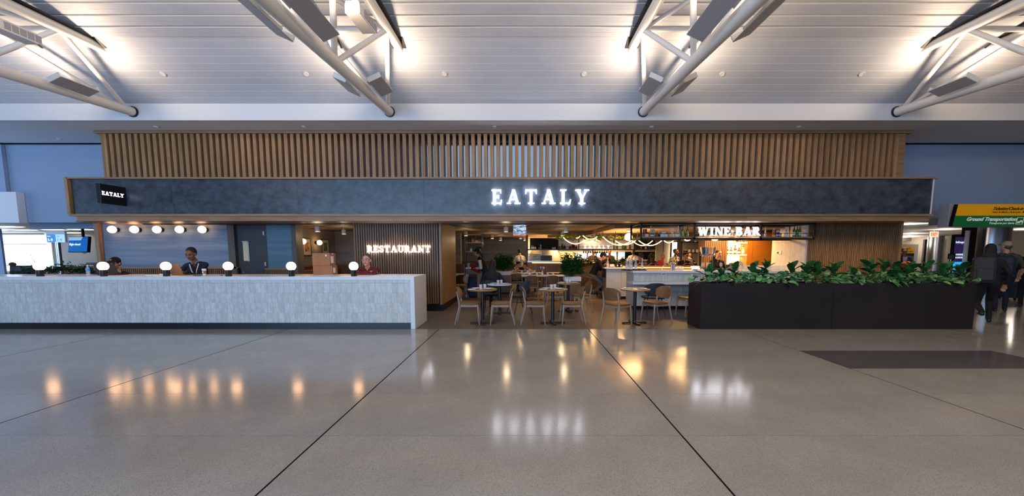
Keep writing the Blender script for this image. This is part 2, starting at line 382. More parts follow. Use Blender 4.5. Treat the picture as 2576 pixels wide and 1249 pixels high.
panel(fl, -30, -16.89, 8, 30, TERR, 0.004, 0.003); panel(fl, -30, -16.89, -4, 8, TERR, 0.004, 0.003); panel(fl, 16.55, 24, -4, 8, TERR, 0.004, 0.003)
y = 8.0
for rows in (1.2, 1.2, 1.2, 1.2):
    x = -2.15
    for k in range(6):
        x1 = min(x + 1.2, 5.05); panel(fl, x, x1, y, y + rows, RTILE, 0.003, 0.003, 'floor_tile'); x = x1
    y += rows
panel(fl, 5.05, 9.28, 8, 12.8, RTILE, .003, .003, 'floor_tile'); panel(fl, -11.1, -2.15, 8, 12.8, RTILE, .003, .003, 'floor_tile')
for x0 in (-7.1, -3, 1, 5): panel(fl, x0, x0 + 4.1, 12.8, 24, RTILE, .003, .003, 'floor_tile')

# ------------------------------------------------------------------ hall ceiling: sloping planks, then stepped panels
ce = struct('ceiling', MB().box(-26, 26, -9, 9.0, 6.35, 6.4), CEILGAP, 'white metal plank hall ceiling with stepped panels above the trusses')
pk = [(9.4, 4.921), (9.246, 4.994), (9.095, 5.072), (8.944, 5.15), (8.79, 5.222), (8.636, 5.293), (8.483, 5.367), (8.33, 5.441), (8.177, 5.516), (8.022, 5.584), (7.93, 5.622)]
def strip(parent, a, b, m, t=0.02, gap=0.004, name='ceiling_plank', x0=-26, x1=26):
    d = Vector((0, b[0]-a[0], b[1]-a[1])); n = Vector((0, -d.z, d.y)).normalized()      # n points down-forward
    if n.z > 0: n = -n
    u = d.normalized() * gap
    A = Vector((0, a[0], a[1])) + u; B = Vector((0, b[0], b[1])) - u
    mb = MB(); vs = []
    for x in (x0, x1):
        for p in (A, B, B - n*t, A - n*t): vs.append((x, p.y, p.z))
    mb.add(vs, [(0, 1, 2, 3), (7, 6, 5, 4), (0, 4, 5, 1), (1, 5, 6, 2), (2, 6, 7, 3), (3, 7, 4, 0)])
    return obj(name, mb, m, parent)
for i in range(len(pk) - 1): strip(ce, pk[i], pk[i+1], CEILP, 0.004, gap=0.0055)
# white backing right behind the planks, so the joints read as pale lines
for i in range(len(pk) - 1): strip(ce, (pk[i][0] + .004, pk[i][1] + .006), (pk[i+1][0] - .004, pk[i+1][1] + .006), CEILL, 0.01, 0, 'plank_backing')
# stepped panels: (far edge Y, near edge Y) each followed by a recessed gap
Y, Z = 7.93, 5.60
for k in range(26):
    L1 = 0.10
    for q in range(2):
        Y2, Z2 = Y - L1, Z + 0.024 * (1 if k < 12 else 0.2)
        strip(ce, (Y, Z), (Y2, Z2), CEILP, 0.03, 0.001); Y, Z = Y2, Z2
    lip = MB().box(-26, 26, Y - 0.02, Y, Z - 0.002, Z + 0.05); obj('panel_lip', lip, CEILL, ce)
    strip(ce, (Y + 0.03, Z + 0.09), (Y - 0.11, Z + 0.11), CEILGAP, 0.02, 0, 'recess')
    Y -= 0.06; Z += 0.004
big = MB().box(-26, 26, -9, Y, Z, Z + 0.03); obj('ceiling_panel', big, CEILP, ce)
# fascia below the planks and the flat soffit behind it
struct('trim_1', MB().box(-26, 26, 9.4, 9.55, 4.553, 4.921), FASC, 'smooth white fascia band under the plank ceiling')
so = struct('trim_2', MB().box(-26, 26, 9.55, 11.5, 4.555, 4.62), SOFF, 'flat grey soffit above the slatted screen')
bw = struct('wall_back', MB().box(-30, -4.5, 11.3, 11.45, 2.40, 4.52).box(-4.5, 2.9, 11.3, 11.45, 2.6, 4.52).box(2.9, 26, 11.3, 11.45, 2.41, 4.52), BLUEW, 'blue grey upper wall behind the restaurant front')
struct('trim_3', MB().box(-30, 26, 11.28, 11.45, 4.52, 4.556), JOINT, 'dark joint strip at the top of the upper wall')  # solid dark strip across the top of the wall
struct('wall_right', MB().box(25.8, 26, -9, 30, 0, 6.4), GREYW)
# left bulkhead near the edge of the frame
struct('trim_4', MB().box(-20, wx(46, 11.1, 2.6), 11.1, 11.29, wz(561, 11.1), wz(483, 11.1)), SOFF, 'grey bulkhead box at the far left')
struct('wall_left', MB().box(-20.2, wx(1, 11.1, 3.5), 11.2, 11.29, wz(483, 11.1), 4.5), BLUEW, 'blue grey return wall at the far left')
# small round downlights in planks and soffit
def disc(name, label, cat, group, x, y, z, r, tilt=0.0):
    t = thing(name, label, cat, (x, y, z), 0, group); t.rotation_euler = (tilt, 0, 0)
    obj('rim', MB().lathe([(r, 0.012), (r, -0.008), (r*0.82, -0.012), (r*0.8, 0.012)], 20), WHITE, t, smooth=True)
    obj('lens', MB().lathe([(r*0.8, 0.008), (r*0.8, -0.006)], 20), WHITEM, t)
    return t
ordn = ['first', 'second', 'third', 'fourth', 'fifth', 'sixth', 'seventh', 'eighth', 'ninth', 'tenth', 'eleventh', 'twelfth', 'thirteenth', 'fourteenth', 'fifteenth', 'sixteenth', 'seventeenth', 'eighteenth', 'nineteenth', 'twentieth']
yp, zp = 8.70, 5.262
for k, px in enumerate((410, 770, 1118, 1469, 1817, 2168)):
    disc('ceiling_speaker', f'small round white ceiling disc in the planks, {ordn[k]} from the left', 'ceiling disc', 'round discs in the plank ceiling', wx(px, yp, zp), yp, zp - 0.004, 0.055, math.radians(-26))
for k, px in enumerate((150, 393, 765, 1245, 1640, 2010)):
    Yq = 9.85 if k else 10.9
    disc('soffit_downlight', f'small recessed downlight in the grey soffit, {ordn[k]} from the left', 'downlight', 'downlights in the grey soffit', wx(px, Yq, 4.55), Yq, 4.545, 0.05)

# ------------------------------------------------------------------ roof trusses
def truss(x0, where, s):
    """s = +1: the hall centre lies to the right of this truss."""
    t = thing('roof_truss', f'white tubular roof truss, {where}', 'roof truss', (x0, 9.35, 4.73), 0, 'white tubular roof trusses')
    P = lambda x, y, z: (x, y - 9.35, z - 4.73)
    zb = lambda y: 4.73 - 0.055 * (9.3 - y)
    obj('lower_chord', MB().tube([P(0, 9.42, zb(9.42)), P(0, 6, zb(6)), P(0, 2.5, zb(2.5) - .02), P(0, -2.5, zb(-2.5) + .05)], 0.098, 20), WHITE, t, smooth=True)
    for yy in (6.35, 5.45, 5.15):
        obj('weld_ring', MB().tube([P(0, yy - .012, zb(yy-.012)), P(0, yy + .012, zb(yy+.012))], 0.1005, 20), WHITE, t, smooth=True)
    obj('end_collar', MB().tube([P(0, 9.36, zb(9.36)), P(0, 9.43, zb(9.43))], 0.118, 20), BLACK, t, smooth=True)
    zt = lambda y: 5.53 - 0.02 * (8.1 - y)
    for sg in (-1, 1):
        obj('upper_chord', MB().tube([P(.6*sg, 8.25, zt(8.25)), P(.6*sg, 5, zt(5)), P(.6*sg, -2.5, zt(-2.5))], 0.085, 18), WHITE, t, smooth=True)
        # black plates stand in for the dark inside the slots around the chord
        def slot(ya, yb, wd, ox):
            pa = [(ox + .6*sg - wd, ya), (ox + .6*sg + wd, ya), (ox + .6*sg + wd, yb), (ox + .6*sg - wd, yb)]
            za = lambda y: 4.921 + (9.4 - y) * 0.481 - 0.006
            mb = MB(); mb.add([P(x, y, za(y)) for x, y in pa] + [P(x, y, za(y) + .012) for x, y in pa], [(0, 1, 2, 3), (7, 6, 5, 4), (0, 4, 5, 1), (1, 5, 6, 2), (2, 6, 7, 3), (3, 7, 4, 0)])
            obj('dark_slot_plate', mb, BLACK, t)
        slot(8.17, 7.93, 0.13, 0.02*sg)
        obj('dark_slot_plate', MB().box(.6*sg - .125, .6*sg + .125, 5.0 - 9.35, 7.92 - 9.35, 5.592 - 4.73, 5.612 - 4.73), BLACK, t)
    B0, B1, B2 = P(0, 9.28, zb(9.28)), P(0, 6.72, zb(6.72)), P(0, 3.6, zb(3.6))
    yT = (7.5, 5.4, 2.0)
    T = {(i, sg): P(.6*sg, yT[i], zt(yT[i]) - .02) for i in range(3) for sg in (-1, 1)}
    for sg in (-1, 1):
        for a, b, r in ((B0, T[0, sg], .043), (B1, T[0, sg], .047), (B1, T[1, sg], .047), (B2, T[1, sg], .047), (B2, T[2, sg], .047)):
            obj('web_tube', MB().tube([a, b], r, 14), WHITE, t, smooth=True)
    for i in range(3): obj('cross_tube', MB().tube([T[i, -1], T[i, 1]], .04, 14), WHITE, t, smooth=True)
    for i in range(2): obj('brace_tube', MB().tube([T[i, s], T[i+1, -s]], .04, 14), WHITE, t, smooth=True)
    return t
TX = [-8.82, -3.0, 2.75, 8.5]
tw = ['leftmost of the four', 'second of the four from the left', 'third of the four from the left', 'rightmost of the four']
for k, x0 in enumerate(TX): truss(x0, tw[k], 1 if x0 < 0 else -1)
# uplight reflectors: a flat grey hood tilted beside the lower chord on a curved bracket
def uplight(x0, yc, ln, sg, label, power):
    z = 4.73 - 0.055 * (9.3 - yc) + 0.03
    t = thing('uplight', label, 'uplight', (x0, yc, z), 0, 'grey uplights along the truss chords')
    Mx = Matrix.Translation((sg * .33, 0, 0.0)) @ Matrix.Rotation(math.radians(-24 * sg), 4, 'Y')
    obj('reflector', MB().box(-.125, .125, -ln/2, ln/2, 0, .012, Mx), GREYP, t)
    obj('lamp_housing', MB().box(-.07 , .07, -ln*.36, ln*.36, .012, .07, Mx).box(-.125, .125, ln/2, ln/2 + .012, 0, .09, Mx).box(-.125, .125, -ln/2 - .012, -ln/2, 0, .09, Mx), WHITE, t)
    pts = [(sg * (.09 + .045*i), -.02, .05 + .055 * math.sin(i * .7)) for i in range(5)]
    mb = MB()
    for i in range(4):
        a, b = Vector(pts[i]), Vector(pts[i+1])
        mb.add([a + Vector((0, -.09, 0)), b + Vector((0, -.09, 0)), b + Vector((0, .09, 0)), a + Vector((0, .09, 0)), a + Vector((0, -.09, .012)), b + Vector((0, -.09, .012)), b + Vector((0, .09, .012)), a + Vector((0, .09, .012))],
               [(0, 1, 2, 3), (7, 6, 5, 4), (0, 4, 5, 1), (2, 6, 7, 3), (1, 5, 6, 2), (3, 7, 4, 0)])
    obj('bracket', mb, WHITE, t)
    l = area('uplight_lamp', (sg * .36, 0, .19), (math.radians(180), math.radians(52 * sg), 0), .14, ln * .8, power, (1, .72, .48)); l.parent = t
for k, x0 in enumerate(TX):
    for sg, sd in ((-1, 'left'), (1, 'right')):
        uplight(x0, 7.92, .66, sg, f'grey uplight near the wall end, {sd} side of the {["leftmost","second","third","rightmost"][k]} truss', 15)
        uplight(x0, 5.25, 1.3, sg, f'long grey uplight nearer the hall, {sd} side of the {["leftmost","second","third","rightmost"][k]} truss', 20)
# hanging boxes under the trusses
def hang_box(x, y, z, label, rz):
    t = thing('hanging_speaker', label, 'speaker', (x, y, z), rz, 'white boxes hung from the trusses')
    pr = [(-.105, -.075), (.105, -.075), (.105, .03), (.09, .085), (-.09, .085), (-.105, .03)]
    obj('front_cover', MB().prism([(a*1.04, b*1.04) for a, b in pr], -.05, 0), WHITEM, t, bevel=.012)
    obj('body', MB().prism(pr, 0, .5), WHITE, t, bevel=.01)
    for k in range(5): obj('louvre', MB().box(.104, .112, .1 + .09*k, .17 + .09*k, -.05, .05), GREYP, t)
    obj('hanger', MB().tube([(0, .02, .08), (.0, .05, .66)], .03, 10), WHITE, t, smooth=True)
hang_box(-2.36, 5.95, 4.95, 'white box speaker hung by the second truss from the left', math.radians(-3))
hang_box(-7.58, 6.0, 4.82, 'white box speaker at the left edge by the leftmost truss', math.radians(-3))

# ------------------------------------------------------------------ slatted screen above the band
SX0, SX1, SY = -10.45, 9.52, 10.2
zs0, zs1 = 3.365, 4.49
sl = thing('slat_screen', 'tall oak slat screen standing on the slate sign band', 'slat screen', ((SX0+SX1)/2, SY, zs0))
Cx = (SX0+SX1)/2; HW = (SX1-SX0)/2
obj('top_rail', MB().box(-HW - .1, HW + .12, -.06, .3, zs1 - zs0, zs1 - zs0 + .06), OAK_H, sl)
obj('bottom_rail', MB().box(-HW, HW, 0, .26, 0, .05), OAK_H, sl)
obj('end_panel', MB().box(HW - .16, HW, 0, 1.0, 0, zs1 - zs0), OAK_H, sl); obj('end_panel', MB().box(-HW, -HW + .05, .0, 1.0, 0, zs1 - zs0), OAK_H, sl)
n = 128; me = MB().box(-.0425, .0425, 0, .26, 0, zs1 - zs0).mesh('slat', OAK_V); fixn(me)
for k in range(n):
    link('slat', me, sl, (-HW + .09 + k * (2*HW - .29) / (n-1), .005, 0))
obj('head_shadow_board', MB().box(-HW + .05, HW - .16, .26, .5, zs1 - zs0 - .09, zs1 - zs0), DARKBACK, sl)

struct('window_3', MB().box(-10.2, 9.2, 11.2, 11.25, 3.3, 4.46), CLERE, 'pale blue daylit clerestory glazing behind the oak slats')
# ------------------------------------------------------------------ slate sign band with oak frame
BX0, BX1, BY = -10.93, 9.93, 9.8
bz0, bz1, bz2 = 2.487, 3.32, 3.36
bd = thing('sign_band', 'long dark slate sign band framed in oak over the restaurant front', 'sign band', ((BX0+BX1)/2, BY, bz0))
Bc = (BX0+BX1)/2; Bw = (BX1-BX0)/2
obj('core', MB().box(-Bw + .05, Bw - .03, .03, .38, 0, bz1 - bz0), DARKBACK, bd)
edges = [BX0 + .07] + [wx(p, BY, 2.9) for p in (432, 748, 1066, 1312, 1660, 2014)] + [BX1 - .02]
for a, b in zip(edges[:-1], edges[1:]):
    obj('slate_panel', MB().box(-(b-a)/2 + .0015, (b-a)/2 - .0015, 0, .03, 0, bz1 - bz0), SLATE, bd, ((a+b)/2 - Bc, .02, 0))
obj('top_frame', MB().box(-Bw, Bw + .06, -.03, .40, bz1 - bz0, bz2 - bz0), OAK_H, bd)
obj('end_frame', MB().box(-Bw - .06, -Bw + .015, -.03, .40, -.0, bz2 - bz0), OAK_V, bd)
obj('end_strip', MB().box(Bw - .02, Bw, .0, .05, 0.0, bz1 - bz0), WHITEM, bd)
obj('lower_frame', MB().box(-Bw - .03, Bw + .02, -.035, .40, -.05, .0), OAK_H, bd)
be = [BX0 + .12] + [wx(p, BY, 2.4) for p in (403, 627, 848, 1070, 1291, 1511, 1730, 1880, 2107)] + [BX1 - .04]
for a, b in zip(be[:-1], be[1:]):
    obj('bottom_board', MB().box(-(b-a)/2 + .001, (b-a)/2 - .001, 0, .025, -.165, -.05), OAK_H, bd, ((a+b)/2 - Bc, .0, 0))
for q, px in enumerate((300, 420, 540, 800, 1000, 2080, 2150, 2220)):
    spot('added_soffit_spot', (wx(px, 10.25) - Bc, .42 if px < 2000 else .12, -.17), 11 if px < 2000 else 38, WARM, 130, 1.0, .05, bd)  # spots added without fittings, to warm the mural and the piers
obj('soffit_board', MB().box(-Bw + .1, Bw - .06, .02, 1.25, -.165, -.145), OAK_H, bd)
for k in range(3):
    obj('shutter_track', MB().box(-Bw + .9, Bw - .9, .86 + .12*k, .90 + .12*k, -.19 + .012*k, -.165), BLACK, bd)
s1 = thing('lit_sign', 'large white lit serif EATALY letters on the slate band', 'sign', (wx(1237, BY, 3), BY, wz(513.5, BY)))
word('EATALY', wz(478, BY) - wz(513.5, BY), wx(1480, BY, 3) - wx(1237, BY, 3), None, .05, LETTER, s1, (0, -.0, 0))
# projecting blade sign
t = thing('blade_sign', 'black projecting blade sign reading EATALY at the left of the band', 'sign', (-9.57, 9.8, 2.68))
obj('box', MB().box(-.1, .0, -.58, .015, 0, .44), KICK, t, bevel=.004)
obj('arm', MB().tube([(-.05, 0, .34), (-.05, .05, .34)], .02, 8).tube([(-.05, 0, .1), (-.05, .05, .1)], .02, 8), BLACK, t)
word('EATALY', .085, .50, None, .006, LETTER2, t, (0.0, -.55, .19), math.radians(90))

# ------------------------------------------------------------------ timber columns and posts of the front
CY = 10.62
def fluted(parent, x0, x1, z0, z1, y, pitch=.062, wd=.042, dep=.035, name='fluting'):
    mb = MB(); k = 0; x = x0
    while x + wd <= x1 + 1e-6:
        mb.box(x, x + wd, y - dep, y, z0, z1); x += pitch
    return obj(name, mb, WALN_V, parent, stuff=True)
cx0, cx1 = -4.44, -2.13
c = struct('wall_restaurant', MB().box(cx0, cx1, CY, 12.8, .17, 2.36), DARKBACK, 'fluted walnut pier carrying the RESTAURANT letters')
fluted(c, cx0 + .005, cx1 - .08, .19, 2.34, CY)
obj('corner_board', MB().box(cx1 - .06, cx1, CY - .036, CY, .17, 2.36), OAK_V, c)
mb = MB(); yy = CY
while yy < 12.75: mb.box(cx1, cx1 + .012, yy + .004, yy + .1, .17, 2.36); yy += .104
obj('side_cladding', mb, OAK_V, c, stuff=True)
obj('plinth', MB().box(cx0, cx1 + .02, CY - .04, 12.81, 0, .17), KICK, c)
s2 = thing('lit_sign', 'white lit serif RESTAURANT letters on the fluted pier', 'sign', (wx(925, CY, 1.7), CY - .036, wz(635, CY)))
word('RESTAURANT', wz(619, CY) - wz(635, CY), wx(1084, CY, 1.7) - wx(925, CY, 1.7), None, .035, LETTER, s2, (0, 0, 0))
rx0, rx1 = 7.55, 10.02
c = struct('wall_wine_bar', MB().box(rx0, rx1, CY, 12.1, 0, 2.36), GROUT, 'fluted oak pier to the right of the wine bar')
fluted(c, rx0 + .01, rx1 - .06, .02, 2.34, CY, .047, .034, .03)
obj('corner_board', MB().box(rx1 - .05, rx1 + .012, CY - .034, CY + .1, .0, 2.36), OAK_V, c)
px0 = -11.42
struct('trim_5', MB().box(wx(239.5, 10.9, 2), wx(250, 10.9, 2), 10.88, 10.98, 0, 2.36), OAK_V, 'oak post at the left end of the seating wall', bevel=.004)
# ------------------------------------------------------------------ tiles on the pier's bar side
mt = MB().box(-.012, 0, -.098, .098, -.248, .248).mesh('tile', TILE); fixn(mt)
for i in range(7):
    for j in range(5):
        link('tile', mt, c, (rx0, CY + .13 + .2*i, 2.11 - .5*j))
th = thing('thermostat', 'white wall thermostat on the tiled side of the oak pier', 'thermostat', (rx0 - .012, 11.72, wz(636, 11.72)))
obj('cover', MB().box(-.02, 0, -.11, .11, -.05, .05), WHITEM, th, bevel=.004); obj('display', MB().box(-.023, -.02, -.0, .08, -.03, .02), SIGNK, th)

# ------------------------------------------------------------------ long tiled counter
KX0, KX1, KY0, KY1, KT = -12.2, -2.17, 8.0, 9.0, 1.07
k = thing('service_counter', 'long pale tiled counter with white stone top and waterfall end', 'counter', (-7, 8.5, 0))
kx = lambda x: x + 7.0; ky = lambda y_: y_ - 8.5
obj('carcass', MB().box(kx(KX0), kx(KX1) - .09, ky(8.02), ky(8.5), .127, 1.0), GROUT, k)
obj('plinth', MB().box(kx(KX0), kx(KX1) - .09, ky(8.03), ky(8.48), 0, .127), KICK, k)
obj('worktop', MB().box(kx(KX0), kx(KX1), ky(KY0), ky(KY1), 1.0, KT), QUARTZ, k, bevel=.004)
obj('waterfall_end', MB().box(kx(KX1) - .09, kx(KX1), ky(KY0), ky(KY1), 0, .999), QUARTZ, k, bevel=.003)
TW, TH = .1155, .2045
variants = []
for q in range(5):
    r = random.Random(q); d = [.0045 + r.uniform(-.0006, .0008) for _ in range(4)]
    a, b, h = TW/2 - .0006, TH/2 - .0006, .0008
    mb = MB(); mb.add([(-a, 0, -b), (a, 0, -b), (a, 0, b), (-a, 0, b), (-a+h, -d[0], -b+h), (a-h, -d[1], -b+h), (a-h, -d[2], b-h), (-a+h, -d[3], b-h)],
                      [(4, 5, 6, 7), (0, 1, 5, 4), (1, 2, 6, 5), (2, 3, 7, 6), (3, 0, 4, 7)])
    m_ = mb.mesh('tile', TILE); fixn(m_); variants.append(m_)
rest = MB(); xr = KX1 - .095
for row in range(4):
    z = .127 + TH/2 + row*TH; off = random.uniform(-.05, 0)
    for i in range(86):
        x = xr - TW/2 + off - i*TW
        if i == 0: x = xr - (TW + off)/2
        if i < 74:
            o = link('tile', random.choice(variants), k, (kx(x), ky(8.02), z), (random.uniform(-.003, .003), 0, random.uniform(-.004, .004)))
            if i == 0: o.scale = ((TW + off)/TW, 1, 1)
        else: rest.box(kx(x) - TW/2 + .0015, kx(x) + TW/2 - .0015, ky(8.007), ky(8.02), z - TH/2 + .0015, z + TH/2 - .0015)
for i in range(86):
    x = xr - TW/2 - i*TW; rest.box(kx(x) - TW/2 + .0015, kx(x) + TW/2 - .0015, ky(8.007), ky(8.02), .945 + .001, .999)
obj('cut_tiles', rest, TILE, k, stuff=True)

# globe lamps on the counter
def globe_lamp(x, y, label):
    t = thing('globe_lamp', label, 'lamp', (x, y, KT), 0, 'globe lamps along the counter')
    obj('base', MB().lathe([(.056, 0), (.058, .005), (.058, .128), (.05, .134)], 24), KICK, t, smooth=True)
    obj('globe', MB().ball((0, 0, .205), .09, 24, 16), GLOBE, t, smooth=True)
    return t
for q, px in enumerate((100, 260, 418, 574.5, 733, 890)):
    globe_lamp(wx(px, 8.13, 1.2), 8.13, f'lit globe lamp with black base on the tiled counter, {ordn[q]} from the left')

# small things on the counter
def bottle(name, label, cat, loc, prof, m, cap=None, capz=None, lab=None, group=None, n=14):
    t = thing(name, label, cat, loc, 0, group)
    obj('body', MB().lathe(prof, n), m, t, smooth=True)
    if cap: obj('cap', MB().lathe([(capz[0], capz[1]), (capz[0], capz[2])], 10), cap, t)
    if lab: obj('label', MB().lathe([(lab[0], lab[1]), (lab[0], lab[2])], n, cap=False), lab[3] if len(lab) > 3 else LABELW, t, smooth=True)
    return t
Bt = bottle('water_bottle', 'small clear plastic water bottle with blue label on the counter', 'bottle', (wx(217, 8.5), 8.5, KT),
       [(.03, 0), (.034, .02), (.03, .05), (.034, .07), (.034, .14), (.013, .19), (.013, .205)], GLASS, WHITEM, (.015, .2, .22), (.035, .1, .14, SCRB))
def laptop(name, x, y, rz, m, label, w=.36, h=.24):
    t = thing(name, label, 'laptop', (x, y, KT), rz)
    obj('base', MB().box(-w/2, w/2, .0, .24, 0, .018), m, t, bevel=.004)
    obj('lid', MB().box(-w/2, w/2, -.006, .006, 0, h, Matrix.Translation((0, 0, .018)) @ Matrix.Rotation(math.radians(18), 4, 'X')), m, t, bevel=.003)
    obj('keyboard', MB().box(-w*.42, w*.42, .04, .16, .018, .02), BLACK, t)
    return t
laptop('laptop', wx(273, 8.6), 8.55, math.radians(4), LAPD, 'dark grey open laptop hiding the face of the man in the cap', .43, .235)
laptop('laptop', wx(448, 8.5), 8.45, math.radians(-14), LAPB, 'brown metallic open laptop in front of the man with the lanyard', .33, .23)
t = thing('coffee_cup', 'white paper coffee cup with sleeve and lid beside the man with the lanyard', 'cup', (wx(510.5, 8.5), 8.5, KT))
obj('cup', MB().lathe([(.028, 0), (.04, .12)], 18), PAPER, t, smooth=True); obj('lid', MB().lathe([(.043, .118), (.043, .13), (.037, .14)], 18), WHITEM, t, smooth=True)
obj('sleeve', MB().lathe([(.034, .035), (.0395, .095)], 18, cap=False), CARD, t, smooth=True); obj('emblem', MB().lathe([(.016, -.002), (.016, .002)], 14), LABELW, t, (0, -.038, .065), (math.radians(90), 0, 0))
t = thing('notebook', 'white open notebook lying on the counter left of the brown laptop', 'notebook', (wx(385, 8.45), 8.45, KT), .1)
obj('pages', MB().box(-.12, .12, -.09, .09, 0, .018), PAPER, t, bevel=.003); obj('napkin', MB().tube([(.12, -.03, .014), (.2, -.05, .016), (.27, -.04, .015)], [.02, .015, .012], 8), PAPER, t, smooth=True)
t = thing('phone', 'dark phone lying beside the coffee cup', 'phone', (wx(494, 8.35), 8.35, KT)); obj('body', MB().box(-.07, .05, -.04, .04, 0, .012), KICK, t, bevel=.004); obj('case_edge', MB().box(-.072, .052, -.042, .042, 0, .006), LAPD, t)
t = thing('key_ring', 'small bunch of dark keys lying left of the fourth globe lamp', 'keys', (wx(553, 8.4), 8.4, KT))
for q in range(3): obj('key', MB().box(-.02, .03, -.006, .006, .002 + .004*q, .006 + .004*q, Matrix.Rotation(.7*q, 4, 'Z')), BLACK, t)
obj('ring', MB().tube([(.02*math.cos(a*.7) - .03, .02*math.sin(a*.7), .004) for a in range(10)], .0025, 6), CHROME, t)
for q, (px, dz, lb) in enumerate(((820, 0, 'sheaf of papers lying in front of the cardboard boxes'), (690, 0, 'single white sheet lying between the fourth and fifth globe lamps'), (866, 0, 'crumpled white paper lying left of the sixth globe lamp'), (1010, 0, 'white leaflet lying near the right end of the counter'))):
    t = thing('paper_sheet', lb, 'paper', (wx(px, 8.45), 8.45, KT), .15*q)
    mb = MB(); 
    for i in range(1 if q in (1, 3) else 4): mb.box(-.1 + .02*i, .1 + .01*i, -.07, .07, .004*i, .004*i + .002, Matrix.Rotation(.12*i, 4, 'Z'))
    obj('sheets', mb, PAPER, t)
bx = thing('cardboard_box', 'brown cardboard box standing on the counter, lower of two', 'box', (wx(817, 8.82), 8.82, KT), math.radians(6))
def boxparts(b, w_, d_, h_):
    obj('carton', MB().box(-w_/2, w_/2, -d_/2, d_/2, 0, h_), CARD, b, bevel=.003)
    obj('tape', MB().box(-w_/2 - .001, w_/2 + .001, -.025, .025, h_ - .03, h_ + .001), mat_tape, b)
    obj('shipping_label', MB().box(w_/2, w_/2 + .001, -d_*.35, d_*.1, h_*.2, h_*.75), LABELW, b)
mat_tape = mat('packing tape', 'b08a66', 0.3)
boxparts(bx, .40, .32, .20)
bx2 = thing('cardboard_box', 'brown cardboard box with a small white sticker, upper of two', 'box', (wx(815, 8.82), 8.82, KT + .202), math.radians(4)); boxparts(bx2, .37, .32, .27)
obj('sticker', MB().box(.09, .12, -.162, -.16, .2, .24), LABELW, bx2)

# ------------------------------------------------------------------ leaves and plants
def leaf_mesh(name, ln, wd, m, droop=.15, fold=.12, n=5, lobes=False):
    """Broad leaf along +Y from its stalk, with a midrib fold and a drooping tip."""
    mb = MB(); vs = []
    for i in range(n + 1):
        t = i / n; hw = wd/2 * (math.sin(math.pi * min(1, t*.93 + .07)) ** .75)
        if lobes: hw *= (.72 + .5 * t) * (1 + .07 * math.sin(9*t))
        if i == n: hw = 0.004
        y = ln * t; z = -droop * ln * t * t
        vs += [(-hw, y, z + fold*hw*2), (0, y, z), (hw, y, z + fold*hw*2)]
    fs = []
    for i in range(n):
        a = 3*i; fs += [(a, a+1, a+4, a+3), (a+1, a+2, a+5, a+4)]
    mb.add(vs, fs); me = mb.mesh(name, m); me.polygons.foreach_set('use_smooth', [True]*len(me.polygons)); return me
FIGL = [leaf_mesh('leaf', .24, .155, FIG, .25, .16, 5, True), leaf_mesh('leaf', .20, .13, FIG, .1, .2, 5, True), leaf_mesh('leaf', .27, .17, FIG, .4, .1, 5, True)]
POTL = [leaf_mesh('leaf', .13, .095, POTH, .35, .12, 4), leaf_mesh('leaf', .11, .08, POTH, .15, .15, 4), leaf_mesh('leaf', .15, .10, POTH, .55, .08, 4)]
def leaf_at(parent, me, p, az, el, roll=0.0, s=1.0):
    o = link('leaf', me, parent, p, (el, roll, az)); o.scale = (s, s, s); return o
def fig(x, y, z, h, n, seed, label, s=1.0):
    r = random.Random(seed); t = thing('fiddle_leaf_plant', label, 'plant', (x, y, z), 0, 'fiddle leaf plants in the bronze planter')
    obj('stem', MB().tube([(0, 0, -.05), (.015, 0, h*.5), (0, .01, h*.9)], [.01, .008, .005], 6), STEM, t)
    for i in range(n):
        f = i / (n - 1); az = i * 2.399 + r.uniform(-.4, .4)
        leaf_at(t, r.choice(FIGL), (0, 0, h*(.3 + .65*f)), az, math.radians(14 + 58*f + r.uniform(-14, 14)), r.uniform(-.35, .35), s*r.uniform(.95, 1.25)*(1 - .2*f))
    return t
# bronze planter
PX0, PX1, PY0, PY1, PH = wx(1762, 8.0, .3), wx(2453, 8.0, .5), 8.0, 8.62, .935
pl = thing('planter_box', 'long dark bronze metal planter at the right of the restaurant front', 'planter', ((PX0+PX1)/2, 8.31, 0))
Wp = (PX1-PX0)/2; jn = wx(2095, 8, .5) - (PX0+PX1)/2
def tub(x0, x1):
    return MB().box(x0, x1, -.31, -.28, 0, PH).box(x0, x1, .28, .31, 0, PH).box(x0, x0 + .03, -.28, .28, 0, PH).box(x1 - .03, x1, -.28, .28, 0, PH).box(x0 + .03, x1 - .03, -.28, .28, 0, .05)
obj('left_trough', tub(-Wp, jn - .003), PLANTB, pl); obj('right_trough', tub(jn + .003, Wp), PLANTB, pl)
obj('soil', MB().box(-Wp + .04, Wp - .04, -.275, .275, .7, PH - .06), SOIL, pl)
figs = [(1782, .34, 9), (1815, .26, 6), (1848, .33, 8), (1895, .40, 9), (1925, .46, 10), (1992, .40, 10), (2030, .42, 9), (2052, .36, 8), (2098, .38, 9), (2148, .30, 7), (2190, .42, 10), (2222, .45, 10), (2252, .36, 8), (2290, .42, 10), (2330, .44, 9), (2375, .38, 9), (2420, .40, 9)]
for q, (px, h, n_) in enumerate(figs):
    yq = 8.24 + .18 * ((q * 7) % 3) / 2
    fig(wx(px, yq, 1.1), yq, PH - .06, h*.92, n_ + 2, q, f'broad leaved fiddle leaf plant rising from the bronze planter, {ordn[q]} from its left end', 1.0)
PV = 15
